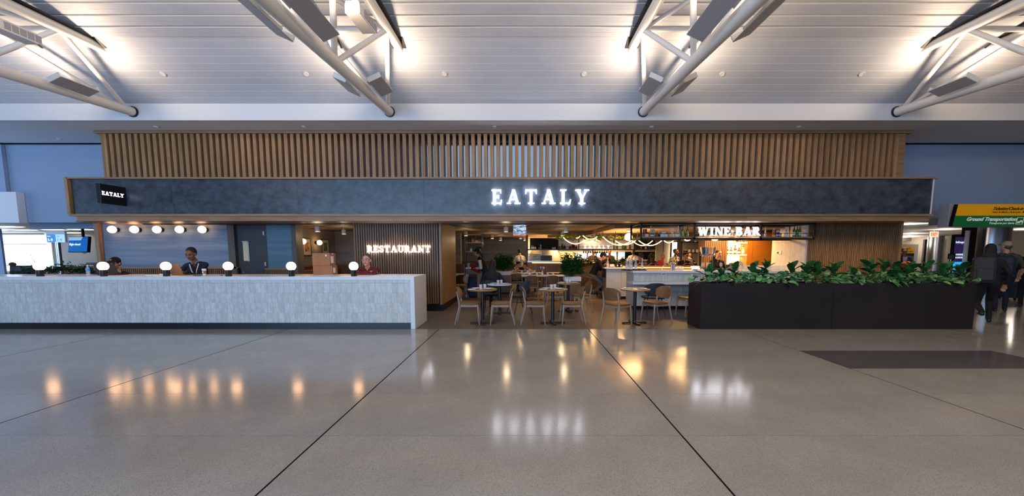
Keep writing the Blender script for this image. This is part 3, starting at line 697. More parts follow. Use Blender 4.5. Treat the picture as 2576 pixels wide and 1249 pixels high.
for q in range(PV):
    r = random.Random(100 + q); xq = PX0 + .18 + (PX1 - PX0 - .36) * q / (PV - 1)
    t = thing('trailing_plant', f'low trailing small leaved plant in the bronze planter, {ordn[q]} from its left end', 'plant', (xq, 8.2, PH - .05), 0, 'trailing plants in the bronze planter')
    obj('stems', MB().tube([(-.2, 0, .0), (0, -.05, .06), (.2, 0, .0)], .006, 5), STEM, t)
    for i in range(36):
        fx = r.uniform(-.3, .3); fy = r.uniform(-.2, .2); hz = r.uniform(.04, .21)
        az = r.uniform(0, 6.283)
        leaf_at(t, r.choice(POTL), (fx, fy, hz), az, math.radians(r.uniform(0, 75)), r.uniform(-.6, .6), r.uniform(.75, 1.2))
    for i in range({1: 1, 4: 4, 8: 2, 10: 4, 13: 3}.get(q, 0)):           # shoots hanging over the rim
        leaf_at(t, POTL[i % 3], (r.uniform(-.16, .16), -.19, .085), math.pi + r.uniform(-1.2, 1.2), math.radians(r.uniform(-30, 10)), r.uniform(-.5, .5), 1.2)

# ------------------------------------------------------------------ gate area at the far left
def bush(name, mats, h, spread, n, ln, wd, seed, parent, base=(0, 0, 0), up=.35, part='foliage'):
    """Many small leaves on arching stems, joined: too small to pick apart one by one."""
    r = random.Random(seed); mb = MB(); st = MB()
    for i in range(n):
        az = r.uniform(0, 6.283); rr = spread * (r.random() ** .5); f = r.random()
        tip = Vector((rr*math.cos(az), rr*math.sin(az)*.8, h*(up + (1-up)*f) * (1 - .35*(rr/spread)**2)))
        st.tube([Vector((0, 0, 0)), tip*.55 + Vector((0, 0, h*.12)), tip], .004, 4, False) if i % 5 == 0 else None
        for j in range(6):
            p = tip * (.62 + .075*j) + Vector((r.uniform(-.03, .03), r.uniform(-.03, .03), h*.08*(1 - j/6)))
            a2 = az + (1 if j % 2 else -1) * r.uniform(.4, 1.3); e = r.uniform(-.3, .9)
            d = Vector((math.cos(a2)*math.cos(e), math.sin(a2)*math.cos(e), math.sin(e))); sd = d.cross(Vector((0, 0, 1))).normalized() * wd/2; upv = sd.cross(d)*.25
            L_ = ln * r.uniform(.7, 1.2)
            mb.add([p, p + d*L_*.5 + sd + upv, p + d*L_ - Vector((0, 0, L_*.15)), p + d*L_*.5 - sd + upv], [(0, 1, 2), (0, 2, 3)])
    o = link(part, mb.mesh(part, mats), parent, base); o['kind'] = 'stuff'
    obj('stems', st, STEM, parent, base)
    return o
pb = thing('planter_box', 'white planter ledge behind the left end of the counter', 'planter', (-10.9, 9.35, 0))
obj('trough', MB().box(-1.3, 1.1, -.25, .25, 0, .98), QUARTZ, pb); obj('soil', MB().box(-1.25, 1.05, -.2, .2, .975, .99), SOIL, pb)
for q, px in enumerate((62, 100, 128, 168, 196, 226)):
    t = thing('leafy_plant', f'dark glossy leaved plant behind the counter, {ordn[q]} from the left', 'plant', (wx(px, 9.35, 1.1), 9.35, .98), 0, 'glossy plants behind the left end of the counter')
    bush('p', ZZ, [.16, .34, .3, .34, .36, .3][q], .3, 26, .1, .045, 40 + q, t)
t = thing('plant_stake', 'thin dark stick leaning out of the plants behind the first globe lamp', 'stick', (wx(103, 9.3, 1.2), 9.3, .99))
obj('rod', MB().tube([(0, 0, 0), (-.06, 0, .2), (-.2, 0, .50)], [.01, .008, .003], 6), KICK, t); obj('tip', MB().ball((-.2, 0, .5), .008, 8, 6), LAPD, t)
# far room shell
struct('wall_gate', MB().box(wx(136, 20, 1.6), -7.0, 20, 20.2, 0, 2.6), SOFF, 'grey wall of the gate room far behind the counter')
struct('trim_6', MB().box(-26, -7.0, 12.3, 12.45, 2.295, 2.62).box(-20, -18.2, 11.45, 12.4, 2.3, 2.6) if False else MB().box(wx(75, 12.3, 2.3), -7.0, 12.3, 12.45, 2.295, 2.62), BLUEW, 'lower grey header over the gate room')
struct('ceiling_gate', MB().box(-32, -7.0, 11.45, 24, 2.55, 2.62), FASC, 'white ceiling of the gate room')
wn = struct('window_1', MB().box(-30, wx(134, 20, 1.6), 20.05, 20.1, .65, 2.5), SKYWIN, 'bright blown out gate window at the far left')
obj('window_frame', MB().box(-30, -23.7, 19.95, 20.1, 2.46, 2.56).box(-30, -23.7, 19.95, 20.1, .55, .66).box(wx(134, 20, 1.6), wx(137, 20, 1.6), 19.95, 20.1, .55, 2.55).box(-26.6, -26.52, 19.97, 20.08, .6, 2.5).box(-30, -23.7, 19.98, 20.06, 1.98, 2.02), WHITE, wn)
struct('trim_7', MB().box(-19.6, wx(5, 12.5, 1.6), 12.5, 12.56, 0, 2.3), BLUEW, 'dark blue grey pillar at the left edge')
for q, (px, py, L_) in enumerate(((140, 578.4, 1.9), (205, 578, 1.9), (178, 586, 1.9), (60, 579, 2.2), (20, 571, 2.0))):
    Yq = (2.545 - EYE) / ((wz(py, 1.0) - EYE)); 
    t = thing('ceiling_light', f'flat lit panel in the gate room ceiling, {["above the gate sign", "by the oak post", "behind the gate sign", "over the seats", "nearest the left edge"][q]}', 'ceiling light', (wx(px, Yq, 2.5), Yq, 2.54), 0, 'ceiling panels in the gate room')
    obj('diffuser', MB().box(-.45, .45, -.2, .2, -.008, 0), LAMPW, t); obj('frame', MB().box(-.48, .48, -.23, -.2, -.012, 0).box(-.48, .48, .2, .23, -.012, 0).box(-.48, -.45, -.2, .2, -.012, 0).box(.45, .48, -.2, .2, -.012, 0), WHITE, t)
# gate number sign on a pole
gx, gy = wx(144, 12.0, 2), 12.0
t = thing('gate_sign', 'blue and white gate number sign on a round steel pole', 'sign', (gx, gy, 0))
obj('pole', MB().lathe([(.055, 0), (.055, 1.88)], 20), CHROME, t, smooth=True); obj('foot', MB().lathe([(.2, 0), (.2, .015), (.06, .03)], 24), CHROME, t, smooth=True)
obj('panel', MB().box(-.29, .27, -.03, .03, 1.86, 2.205), WHITEM, t, bevel=.006)
obj('blue_half', MB().box(-.27, -.01, -.034, -.03, 1.87, 2.10), SCRB, t); obj('pale_half', MB().box(-.01, .255, -.034, -.03, 1.87, 2.10), SCRL, t)
text('numbers', '5-9', .115, SCRT, t, (-.25, -.035, 1.9)); text('numbers', '1-4', .115, SCRG, t, (.02, -.035, 1.905)); text('heading', 'Gates', .04, SCRT, t, (-.25, -.035, 2.035)); text('heading', 'Gates', .036, SCRG, t, (.03, -.035, 2.035))
# flight monitor
t = thing('flight_monitor', 'tilted wall monitor reading Flight closed on blue', 'monitor', (wx(196, 14.5, 1.9), 14.5, 1.86), math.radians(-14))
Mt = Matrix.Rotation(math.radians(-8), 4, 'X')
obj('body', MB().box(-.50, .50, 0, .09, -.28, .29, Mt), KICK, t, bevel=.008)
obj('screen', MB().box(-.48, .48, -.006, 0, -.26, .27, Mt), SCRB, t)
obj('header_strip', MB().add([Mt @ Vector(v) for v in [(-.48, -.009, .15), (.14, -.009, .15), (.22, -.009, .27), (-.48, -.009, .27), (-.48, -.006, .15), (.14, -.006, .15), (.22, -.006, .27), (-.48, -.006, .27)]], [(0, 1, 2, 3), (4, 7, 6, 5), (0, 4, 5, 1), (1, 5, 6, 2), (2, 6, 7, 3), (3, 7, 4, 0)]), SCRL, t)
text('caption', 'Flight closed', .115, SCRT, t, (-.44, -.012, -.03), (math.radians(82), 0, 0))
obj('bracket', MB().box(-.06, .06, .09, .2, -.1, .1).box(-.03, .03, .14, .2, -.1, .69), BLACK, t); obj('cable', MB().tube([(.1, .05, -.27), (.2, .04, -.33), (.32, .05, -.28)], .008, 6), KICK, t)
# desk below and seats
t = thing('gate_desk', 'pale oak gate desk with a dark panel top behind the plants', 'desk', (wx(195, 13.0), 13.0, 0))
obj('front', MB().box(-.85, .95, 0, .5, 0, 1.12), CARD, t); obj('top', MB().box(-.9, 1.0, -.05, .55, 1.12, 1.15), WHITEM, t); obj('screen_hood', MB().box(.25, .85, .0, .3, 1.15, 1.24), KICK, t)
for q, px in enumerate((28, 58)):
    t = thing('waiting_seat', f'pale blue gate seat in front of the bright window, {["left", "right"][q]} one', 'seat', (wx(px, 13.8, .9), 13.8, 0), 0, 'pale blue gate seats')
    ivb = MATS.get('pale blue seat') or mat('pale blue seat', 'b8cbd8', .6)
    obj('backrest', MB().box(-.2, .2, 0, .12, .62, 1.13, Matrix.Rotation(math.radians(-6), 4, 'X')), ivb, t, bevel=.04); obj('seat', MB().box(-.2, .2, -.55, .0, .42, .55), ivb, t, bevel=.03)
    for sx in (-.16, .16): obj('leg', MB().box(sx - .02, sx + .02, -.4, 0, 0, .42), CHROME, t)
t = thing('straw_hat', 'small beige hat resting on the back of a gate seat', 'hat', (wx(32, 13.9, 1.1), 13.9, 1.13)); obj('crown', MB().ball((0, 0, .03), .09, 12, 8, sq=(1, 1, .8)), C_BEIGE, t, smooth=True); obj('brim', MB().lathe([(.15, 0), (.15, .012), (.09, .02)], 16), C_BEIGE, t)

# ------------------------------------------------------------------ corridor at the right
struct('ceiling_corridor', MB().box(10.05, 26, 11.45, 32, 2.6, 2.65).box(10.05, 26, 22.0, 22.3, 2.3, 2.6) if False else MB().box(10.05, 26, 11.45, 32, 2.6, 2.65), FASC, 'pale ceiling of the corridor on the right')
wr = struct('wall_corridor', MB().box(10.0, 42, 27, 27.2, 0, 2.66), GREYW, 'far grey panelled corridor wall')
for z in (1.1, 1.62, 2.15): obj('panel_joint', MB().box(10, 42, 26.985, 27.0, z, z + .012), GREYW2, wr)
for px in (2340, 2440, 2540): obj('panel_joint', MB().box(wx(px, 27), wx(px, 27) + .015, 26.985, 27.0, 0, 2.4), GREYW2, wr)
struct('wall_corridor_side', MB().box(10.02, 10.15, 12.6, 27, 0, 2.6), GREYW2)
struct('trim_8', MB().box(10.1, 42, 26.6, 27, 2.36, 2.6), GREYW2, 'dark bulkhead along the far corridor wall')
def steel_column(px, Y_, r, label):
    t = thing('steel_column', label, 'column', (wx(px, Y_), Y_, 0))
    obj('shaft', MB().lathe([(r, .15), (r, 2.6)], 32), CHROME, t, smooth=True); obj('base_ring', MB().lathe([(r + .02, 0), (r + .02, .15)], 32), KICK, t, smooth=True)
    obj('dark_seam', MB().box(-.006, .006, -r - .004, -r + .01, .15, 2.6), BLACK, t)  # thin black strip down the front of the shaft
steel_column(2488, 16.5, .56, 'thick round brushed steel column behind the walking travellers')
steel_column(2351, 24, .36, 'slimmer round steel column between two navy panels')
for q, (px, w_) in enumerate(((2331, .34), (2371, .36))):
    t = thing('wall_panel', f'tall navy blue panel to the {["left", "right"][q]} of the slimmer steel column', 'panel', (wx(px, 24.6), 24.6, 0)); obj('board', MB().box(-w_/2, w_/2, 0, .1, 0, 2.4), NAVYP, t); obj('edge', MB().box(-w_/2 - .02, -w_/2, -.01, .1, 0, 2.4), GREYW2, t)
t = thing('dark_pillar', 'flat dark pillar with a pale metal edge beside the video advert', 'pillar', (wx(2443, 16.0), 16.0, 0)); obj('core', MB().box(-.04, .14, 0, .4, 0, 2.6), SIGNK, t); obj('metal_edge', MB().lathe([(.075, 0), (.075, 2.45)], 18, (-.12, .1, 0)), SOFF, t, smooth=True)
t = thing('advert_screen', 'tall lit video advert reading Infosys by the dark pillar', 'screen', (wx(2411, 16.2), 16.2, 0))
obj('cabinet', MB().box(-.2, .2, 0, .14, .3, 2.3), SIGNK, t); obj('picture', MB().box(-.185, .185, -.006, 0, .75, 2.2), ADV, t)
obj('cyan_area', MB().box(-.185, .185, -.009, -.006, .75, 1.2), ADC, t); text('brand', 'Infosys', .13, SCRT, t, (-.17, -.011, 1.95), width=.34)
for q, z in enumerate((1.46, 1.34)): text('headline', ['NEXT', 'MOVE'][q] if False else ['■■■■', '■■■■'][q] if False else 'IIIIII', .1, SCRT, t, (-.13, -.011, z), width=.27)
t = thing('info_stand', 'small dark notice on a slim steel stand in the corridor', 'sign', (wx(2393, 15.0), 15.0, 0))
obj('pole', MB().lathe([(.03, 0), (.03, 1.36)], 12), CHROME, t, smooth=True); obj('foot', MB().lathe([(.18, 0), (.18, .02)], 20), CHROME, t); obj('notice', MB().box(-.14, .14, -.03, -.01, 1.33, 1.53), KICK, t, bevel=.004)
for q in range(4): obj('text_line', MB().box(-.1, .1 - .03*(q % 2), -.033, -.03, 1.37 + .035*q, 1.38 + .035*q), GREYP, t)
for q, (px, py) in enumerate(((2286, 564), (2380, 578), (2572, 578), (2297, 588.5), (2288, 594.5), (2277, 599), (2271, 602.5), (2389, 599), (2413, 594), (2366, 603))):
    Yq = (2.595 - EYE) / ((wz(py, 1.0) - EYE)); Yq = min(Yq, 26)
    t = thing('ceiling_light', f'flat round lit disc in the corridor ceiling, {ordn[q]} counted from the oak pier outward', 'ceiling light', (wx(px, Yq, 2.6), Yq, 2.59), 0, 'lit discs in the corridor ceiling')
    obj('lens', MB().lathe([(.2, 0), (.2, -.008)], 20), LAMPW, t); obj('rim', MB().lathe([(.23, 0), (.23, -.005), (.2, -.01), (.2, 0)], 20), WHITE, t)
    point('disc_glow', (0, 0, -.35), 22, SOFT, .2, t)
t = thing('exit_sign', 'small red EXIT sign hanging from the corridor ceiling', 'exit sign', (wx(2350, 18.5, 2.4), 18.5, 2.42))
obj('face', MB().box(-.21, .21, 0, .04, -.13, .13), EXITB, t, bevel=.004); text('letters', 'EXIT', .2, EXITR, t, (-.15, -.006, -.075), width=.26, bold=.004); obj('arrow', MB().prism([(.13, -.03), (.17, .0), (.13, .03)], -.008, 0), EXITR, t); obj('hanger', MB().tube([(0, .02, .13), (0, .02, .18)], .012, 6), WHITE, t)
# overhead direction sign
Yq = 10.1; sx0 = wx(2398, Yq, 2.6); sz0, sz1 = wz(570, Yq), wz(515, Yq)
t = thing('direction_sign', 'big yellow and green overhead sign for ticketing and ground transportation', 'sign', (sx0, Yq, sz0))
Mt = Matrix.Rotation(math.radians(9), 4, 'X'); hh = sz1 - sz0
obj('housing', MB().box(-.05, 3.4, .05, .3, -.01, hh + .03).box(.6, .8, .3, 1.18, .1, .3).box(2.4, 2.6, .3, 1.18, .1, .3), GREYP, t, bevel=.006)
obj('side_edge', MB().box(-.03, 0, -.02, .05, 0, hh, Mt), KICK, t)
obj('green_face', MB().box(0, 3.3, -.02, .02, 0, hh*.49, Mt), SIGNG, t); obj('yellow_face', MB().box(0, 3.3, -.02, .02, hh*.49, hh, Mt), SIGNY, t)
R9 = (math.radians(99), 0, 0)
def onsign(z): return (Mt @ Vector((0, -.022, z)))
def st(s, sz, m, x, z, wd, sh=.25, b=.0):
    p = onsign(z); text('lettering', s, sz, m, t, (x, p.y, p.z), R9, .003, sh, 'LEFT', b, wd)
st('Ticketing/Check-in', .105, SIGNK, wx(2487, Yq, 2.6) - sx0, hh*.75, .74, b=.002); st('Venta de billetes y facturación', .06, SIGNK, wx(2487, Yq, 2.6) - sx0, hh*.62, .70)
st('Ground Transportation', .125, SIGNW, wx(2428, Yq, 2.6) - sx0, hh*.26, 1.24, b=.003); st('Transporte por tierra', .07, SIGNW, wx(2487, Yq, 2.6) - sx0, hh*.11, .62)
p = onsign(hh*.12); gx = wx(2555, Yq, 2.6) - sx0
mb = MB(); q_ = lambda x0, x1, z0, z1: mb.box(gx + x0, gx + x1, -.026, -.02, hh*.1 + z0, hh*.1 + z1, Mt)
q_(0, .17, 0, .008); q_(0, .17, .162, .17); q_(0, .008, 0, .17); q_(.162, .17, 0, .17)
for cx_, cz_, s_ in ((.055, .04, .8), (.115, .055, 1.0)):
    q_(cx_ - .035*s_, cx_ + .035*s_, cz_, cz_ + .022*s_); q_(cx_ - .022*s_, cx_ + .022*s_, cz_ + .022*s_, cz_ + .045*s_); q_(cx_ - .03*s_, cx_ - .015*s_, cz_ - .012, cz_); q_(cx_ + .015*s_, cx_ + .03*s_, cz_ - .012, cz_)
obj('car_symbol', mb, SIGNW, t)
mb = MB(); gx = wx(2564, Yq, 2.6) - sx0
q_(-.02, .14, .285, .297); q_(.0, .03, .297, .32); q_(.045, .075, .297, .325); q_(.09, .1, .22, .36); q_(.08, .12, .31, .33)
obj('ticket_symbol', mb, SIGNK, t)
obj('round_symbol', MB().lathe([(.085, -.003), (.085, .003)], 24), SIGNW, t, Vector((wx(2584, Yq, 2.6) - sx0, 0, 0)) + onsign(hh*.24), R9)
# lower yellow and green sign in the corridor
t = thing('wall_sign', 'distant yellow and green wall sign beside the oak pier', 'sign', (wx(2283, 18), 18, 1.2))
obj('frame', MB().box(-.45, .48, .02, .1, -.2, .75), SOFF, t); obj('yellow_face', MB().box(-.4, .3, -.0, .02, .35, .66), SIGNY, t); obj('black_face', MB().box(-.4, .3, -.0, .02, .22, .35), SIGNK, t); obj('green_face', MB().box(-.4, .3, 0, .02, -.1, .22), SIGNG, t)
text('lettering', 'Gates 1-29', .09, SIGNK, t, (-.3, -.003, .53), shear=.2); text('lettering', 'Baggage Claim', .09, SIGNK, t, (-.3, -.003, .4), shear=.2); text('lettering', 'Transportation', .08, SIGNW, t, (-.3, -.003, .05), shear=.2)
t = thing('notice_poster', 'white printed notice on the far corridor wall above the cap of the man', 'poster', (wx(2534, 26.95), 26.955, 1.6)); obj('sheet', MB().box(-.3, .3, 0, .03, -.25, .6), LABELW, t); 
for q in range(3): obj('text_line', MB().box(-.2, .22, -.01, 0, .0 + .13*q, .03 + .13*q), GREYW2, t)
t = thing('air_vent', 'slotted air vent on the dark bulkhead of the far corridor wall', 'vent', (wx(2528, 26.6), 26.6, 2.46)); obj('frame', MB().box(-.35, .35, -.02, 0, -.1, .1), GREYW, t)
for q in range(6): obj('slat', MB().box(-.3 + .1*q, -.24 + .1*q, -.03, -.02, -.07, .07), GREYW2, t)
# ------------------------------------------------------------------ restaurant shell
RC = 2.36
rc = struct('ceiling_restaurant', MB().box(-11.75, 10.0, 10.63, 24, RC, RC + .04), RCEIL, 'brown plank ceiling inside the restaurant')
for q, (xa, ya, xb, yb) in enumerate(((-5, 11, -8.4, 15), (-2.2, 11, -1.0, 15.5), (.4, 11.2, -1.4, 19), (-1.8, 13, 2.2, 14.2), (-7, 12.2, -4.5, 13.5))):
    d = Vector((xb-xa, yb-ya, 0)); ln = d.length; obj('ceiling_seam', MB().box(0, ln, -.01, .01, -.006, 0), JOINT, rc, (xa, ya, RC), (0, 0, math.atan2(d.y, d.x)))
MY = 11.0
mw = struct('wall_mural', MB().box(wx(249.5, MY, 2), wx(580, MY), MY, MY + .12, 1.16, 2.37), MURAL, 'striped blue grey wallcovering behind the counter seats')
obj('wainscot', MB().box(wx(249.5, MY, 2), wx(600, MY), MY - .03, MY + .1, 0, 1.14), DARKBACK, mw); fluted(mw, wx(249.5, MY, 2) + .03, wx(598, MY), .05, 1.12, MY - .03, .055, .036, .02, 'wainscot_batten'); obj('cap_rail', MB().box(wx(249.5, MY, 2), wx(598, MY), MY - .06, MY + .05, 1.12, 1.165), OAK_H, mw)
struct('trim_9', MB().box(wx(579, MY), wx(596, MY), MY - .06, MY + .12, 1.0 if False else 0, 2.37), FRAMEM, 'grey timber jamb left of the charcoal door')
dr = struct('door_1', MB().box(wx(596, MY), wx(672, MY), MY + .04, MY + .09, 0, 2.33), DOORM, 'charcoal door with a narrow lit vision panel')
obj('vision_panel', MB().box(wx(610.5, MY), wx(622, MY), MY + .03, MY + .05, wz(657, MY), wz(609, MY)), CREAM, dr); obj('window_frame', MB().box(wx(622, MY), wx(626, MY), MY + .02, MY + .05, wz(658, MY), wz(608, MY)).box(wx(609, MY), wx(626, MY), MY + .02, MY + .05, wz(609, MY), wz(607, MY)), CHROME, dr)
for py in (587, 665): obj('hinge', MB().box(wx(663, MY), wx(666.5, MY), MY + .02, MY + .05, wz(py + 5, MY), wz(py - 5, MY)), CHROME, dr)
obj('lock', MB().lathe([(.02, 0), (.02, .02)], 12), CHROME, dr, (wx(611, MY, 1.1), MY + .04, wz(686, MY)), (math.radians(90), 0, 0))
struct('wall_blue_panel', MB().box(wx(672, MY), wx(737, MY), MY + .03, MY + .1, 1.1, 2.33), BLUEP, 'teal blue laminate panel right of the charcoal door')
struct('trim_10', MB().box(wx(737, MY), wx(749, MY), MY - .04, MY + .3, 0, 2.36), FRAMEM, 'grey timber post at the end of the blue panel')
bk = thing('banquette', 'dark timber banquette back below the blue panel', 'bench', (wx(705, MY), MY - .1, 0)); obj('back_board', MB().box(-.36, .36, 0, .1, 0, 1.1), WALN_V, bk); fluted(bk, -.35, .36, .1, 1.08, 0, .05, .03, .02, 'batten'); obj('cap', MB().box(-.37, .37, -.03, .12, 1.1, 1.13), OAK_H, bk)
# side room with framed pictures
sx = -6.98
sw = struct('wall_side_room', MB().box(sx - .1, sx, 11.3, 15, 1.12, 2.36), MURAL_D, 'striped side wall with framed pictures and globe lights')
sw2 = struct('wall_side_room_back', MB().box(sx, -4.5, 15, 15.1, 1.1, 2.36), MURAL_D, 'striped back wall of the side room'); obj('wainscot', MB().box(sx, -4.5, 14.9, 15, 0, 1.14), WALN_V, sw2); obj('cap_rail', MB().box(sx, -4.5, 14.88, 15, 1.1, 1.15), OAK_H, sw2)
obj('wainscot', MB().box(sx, sx + .05, 11.4, 15, 0, 1.14), WALN_V, sw); obj('cap_rail', MB().box(sx, sx + .08, 11.4, 15, 1.1, 1.15), OAK_H, sw)
struct('wall_left_end', MB().box(-11.8, -11.7, 11.13, 24, 0, 2.36), GREYW2)
bq = thing('banquette', 'mustard leather banquette under the framed pictures', 'bench', (-6.56, 13.0, 0)); obj('base', MB().box(-.28, .2, -1.58, 1.68, 0, .2), WALN_V, bq); obj('seat', MB().box(-.3, .25, -1.6, 1.7, .2, .47), CHAIRS, bq, bevel=.03); obj('backrest', MB().box(-.3, -.17, -1.6, 1.7, .47, 1.02), CHAIRS, bq, bevel=.03)
def picture(yc, w_, h_, zc, label, seed):
    t = thing('framed_picture', label, 'picture', (sx + .005, yc, zc)); fr = MB()
    for a, b, c_, d in ((-w_/2, w_/2, h_/2 - .03, h_/2), (-w_/2, w_/2, -h_/2, -h_/2 + .03), (-w_/2, -w_/2 + .03, -h_/2, h_/2), (w_/2 - .03, w_/2, -h_/2, h_/2)): fr.box(0, .03, a, b, c_, d)
    obj('frame', fr, WALN_V, t); obj('mount', MB().box(0, .012, -w_/2 + .03, w_/2 - .03, -h_/2 + .03, h_/2 - .03), LABELW, t)
    m = mat('print ' + str(seed), ['a8452c', '3c5a4a'][seed], .6, hex2=['d9a441', '9aa86a'][seed], scale=(9, 9, 9), lo=.4, hi=.6); obj('print', MB().box(.012, .014, -w_*.25, w_*.25, -h_*.27, h_*.27), m, t)
picture(12.98, .52, .56, wz(622, 12.98), 'framed orange print on white mount on the side room wall', 0); picture(14.2, .52, .54, wz(622, 14.2), 'framed green print half hidden by the cardboard boxes', 1)
def wall_globe(loc, d, label, r, g, p):
    t = thing('wall_globe', label, 'wall lamp', loc, 0, g); d = Vector(d)
    rot = d.to_track_quat('Z', 'Y').to_euler()
    obj('mount', MB().lathe([(r*.62, 0), (r*.62, r*1.0)], 20), KICK, t, (0, 0, 0), rot, smooth=True)
    obj('globe', MB().ball(d * (r*1.7), r, 24, 16), GLOBE, t, smooth=True)
for q, px in enumerate((297, 352, 408, 464, 520)):
    wall_globe((wx(px, MY, 2.17), MY, wz(578, 10.85)), (0, -1, 0), f'lit opal globe wall lamp on the striped wall, {ordn[q]} of five from the left', .095, 'globe wall lamps over the counter seats', 1.8)
for q, (yc, py) in enumerate(((12.55, 608), (13.55, 611))): wall_globe((sx, yc, wz(py, yc)), (1, 0, 0), f'lit globe wall lamp on the side room wall, {["left of the orange print", "between the two framed prints"][q]}', .085, 'globe wall lamps in the side room', 4)
# main room back walls
struct('wall_dining_back', MB().box(-8, 1.0, 23, 23.1, 1.12, 2.36), MURAL_D, 'striped grey wallcovering at the back of the dining room')
struct('wall_dining_back_base', MB().box(-8, .3, 22.7, 23, 0, 1.12), WALN_V, 'walnut wainscot at the back of the dining room') 
wd = struct('wall_dining_left', MB().box(wx(1115, 16, 1.6), wx(1159, 16, 1.6), 16, 16.3, 1.1, 2.36), MURAL_D, 'pale striped pier behind the corner table'); obj('wainscot', MB().box(wx(1115, 16), wx(1168, 16), 15.9, 16.2, 0, 1.12), WALN_V, wd); fluted(wd, wx(1116, 16), wx(1166, 16), .2, 1.05, 15.9, .07, .035, .03, 'wainscot_batten')
struct('wall_bar_back', MB().box(1.0, 8, 24, 24.1, 0, 2.36), GREYW2); struct('wall_bar_right', MB().box(9.95, 10.02, 12.1, 24, 0, 2.36), GREYW2)
struct('trim_11', MB().box(wx(1325, 18) - .06, wx(1325, 18) + .06, 18, 18.2, 0, 2.36), WALN_V, 'slim walnut post at the left end of the kitchen pass')

# pendant cylinder downlights
pend = [(799, 577), (865, 584), (1172, 589), (1273, 578), (1238.6, 596.7), (1259, 602), (1310, 597), (1320, 602.5), (1329, 606), (1423, 578.5), (1415, 589), (1408, 600), (1418, 604.5)]
for q, (px, py) in enumerate(pend):
    tv = wz(py, 1.0) - EYE; Yq = .69 / tv
    r = .065 if q else .068
    w0 = 'in the side room' if q < 2 else 'in the dining room'
    t = thing('pendant_downlight', f'white cylinder ceiling downlight {w0}, number {q+1 if q<2 else q-1} from the left and front'.replace('number 1 ', 'first ').replace('number 2 ', 'second ').replace('number 3 ', 'third ').replace('number 4 ', 'fourth ').replace('number 5 ', 'fifth ').replace('number 6 ', 'sixth ').replace('number 7 ', 'seventh ').replace('number 8 ', 'eighth ').replace('number 9 ', 'ninth ').replace('number 10 ', 'tenth ').replace('number 11 ', 'eleventh '), 'downlight', (wx(px, Yq, 2.22), Yq, 2.22), 0, 'white cylinder downlights')
    obj('cylinder', MB().lathe([(r*.9, -.068), (r, -.07), (r, .07), (r*.95, .075)], 20), WHITE, t, smooth=True); obj('lens', MB().lathe([(r*.85, -.071), (r*.85, -.066)], 16), LAMPW, t); obj('rod', MB().lathe([(.015, .07), (.015, .14)], 8), WHITE, t)
    spot('downlight_beam', (0, 0, -.08), 12 if q < 4 or q in (9, 10) else 40, WARM, 100, .7, .04, t); point('ceiling_fill', (0, 0, -.22), 3.5, WARM, .08, t)  # extra point added below each lamp to brighten the ceiling
# hanging moving-image screen
t = thing('hanging_screen', 'hanging square screen with a blue and white moving image and red foot', 'screen', (wx(1307.5, 10.9, 2.2), 10.95, 0))
z0, z1 = wz(593, 10.9), wz(566, 10.9)
obj('cabinet', MB().box(-.18, .18, 0, .05, z0, z1 + .02), WHITEM, t, bevel=.004); obj('picture', MB().box(-.17, .17, -.006, 0, z0 + .02, z1), WAVES, t); obj('red_edge', MB().box(-.17, .17, -.007, 0, z0, z0 + .015), EXITR, t); obj('hanger', MB().tube([(-.1, .03, z1), (-.1, .03, 2.37)], .012, 6).tube([(.1, .03, z1), (.1, .03, 2.37)], .012, 6), WHITE, t)
t = thing('smoke_detector', 'small round white detector on the dining room ceiling', 'detector', (wx(1399, 13.5, 2.35), 13.5, RC)); obj('base', MB().lathe([(.06, 0), (.06, -.02)], 16), WHITEM, t); obj('dome', MB().lathe([(.045, -.02), (.03, -.04)], 16), WHITEM, t)

# polygonal dropped soffit over the bar, with vines and a draped light rope
poly = [(2.62, 11.36), (2.56, 15.3), (2.1, 15.9), (1.16, 18.1), (1.6, 18.3), (7.4, 18.3), (7.4, 11.36)]
so = thing('bar_soffit', 'many sided walnut soffit dropped below the ceiling over the bar', 'soffit', (5, 15, 2.24))
pp = [(a - 5, b - 15) for a, b in poly]; obj('underside', MB().prism(pp, .015, .03, 'z'), OAK_H, so)
for (a, b) in zip(pp, pp[1:] + pp[:1]):
    d = Vector((b[0]-a[0], b[1]-a[1], 0)); obj('fascia_board', MB().box(0, d.length, -.012, .012, 0, .118), OAK_H, so, (a[0], a[1], 0), (0, 0, math.atan2(d.y, d.x)))
for q, (x, yv, px_) in enumerate(((3.6, 12.6, 0), (5.0, 12.4, 0), (6.4, 12.4, 0), (4.2, 16.2, 0), (6.4, 15.5, 0), (3.0, 17.5, 0))):
    area('soffit_wash', (x, yv, 2.22), (0, 0, 0), .5, .5, 17, AMBER)
area('soffit_fill', (3.4, 13.2, 1.9), (math.radians(180), 0, 0), 1.2, 2.2, 22, AMBER, 150)  # unseen fill added to make the soffit's underside glow orange
area('backbar_light', (6.8, 12.6, 2.2), (0, 0, 0), 1.6, .3, 34, AMBER)
def rope(name, pts, label, r=.014, m=ROPE):
    t = thing(name, label, 'light rope', pts[0][:3], 0, 'draped light ropes over the bar'); o = Vector(pts[0]); out = []
    for a, b, s in zip(pts[:-1], pts[1:], range(99)):
        a, b = Vector(a), Vector(b); sag = (b - a).length * .22
        for i in range(9): f = i/8; out.append(a.lerp(b, f) - Vector((0, 0, sag*4*f*(1-f))) - o)
    obj('tube', MB().tube(out, r, 8), m, t, smooth=True)
    for p in pts: obj('clip', MB().box(-.008, .008, -.008, .008, -.01, max(.05, 2.245 - Vector(p).z)), KICK, t, Vector(p) - o)
W3 = lambda px, py, Y_: (wx(px, Y_, 2.0), Y_, wz(py, Y_))
rope('light_rope', [W3(1417, 598, 14), W3(1472, 604, 14.2)], 'leftmost glowing light rope draped under the soffit')
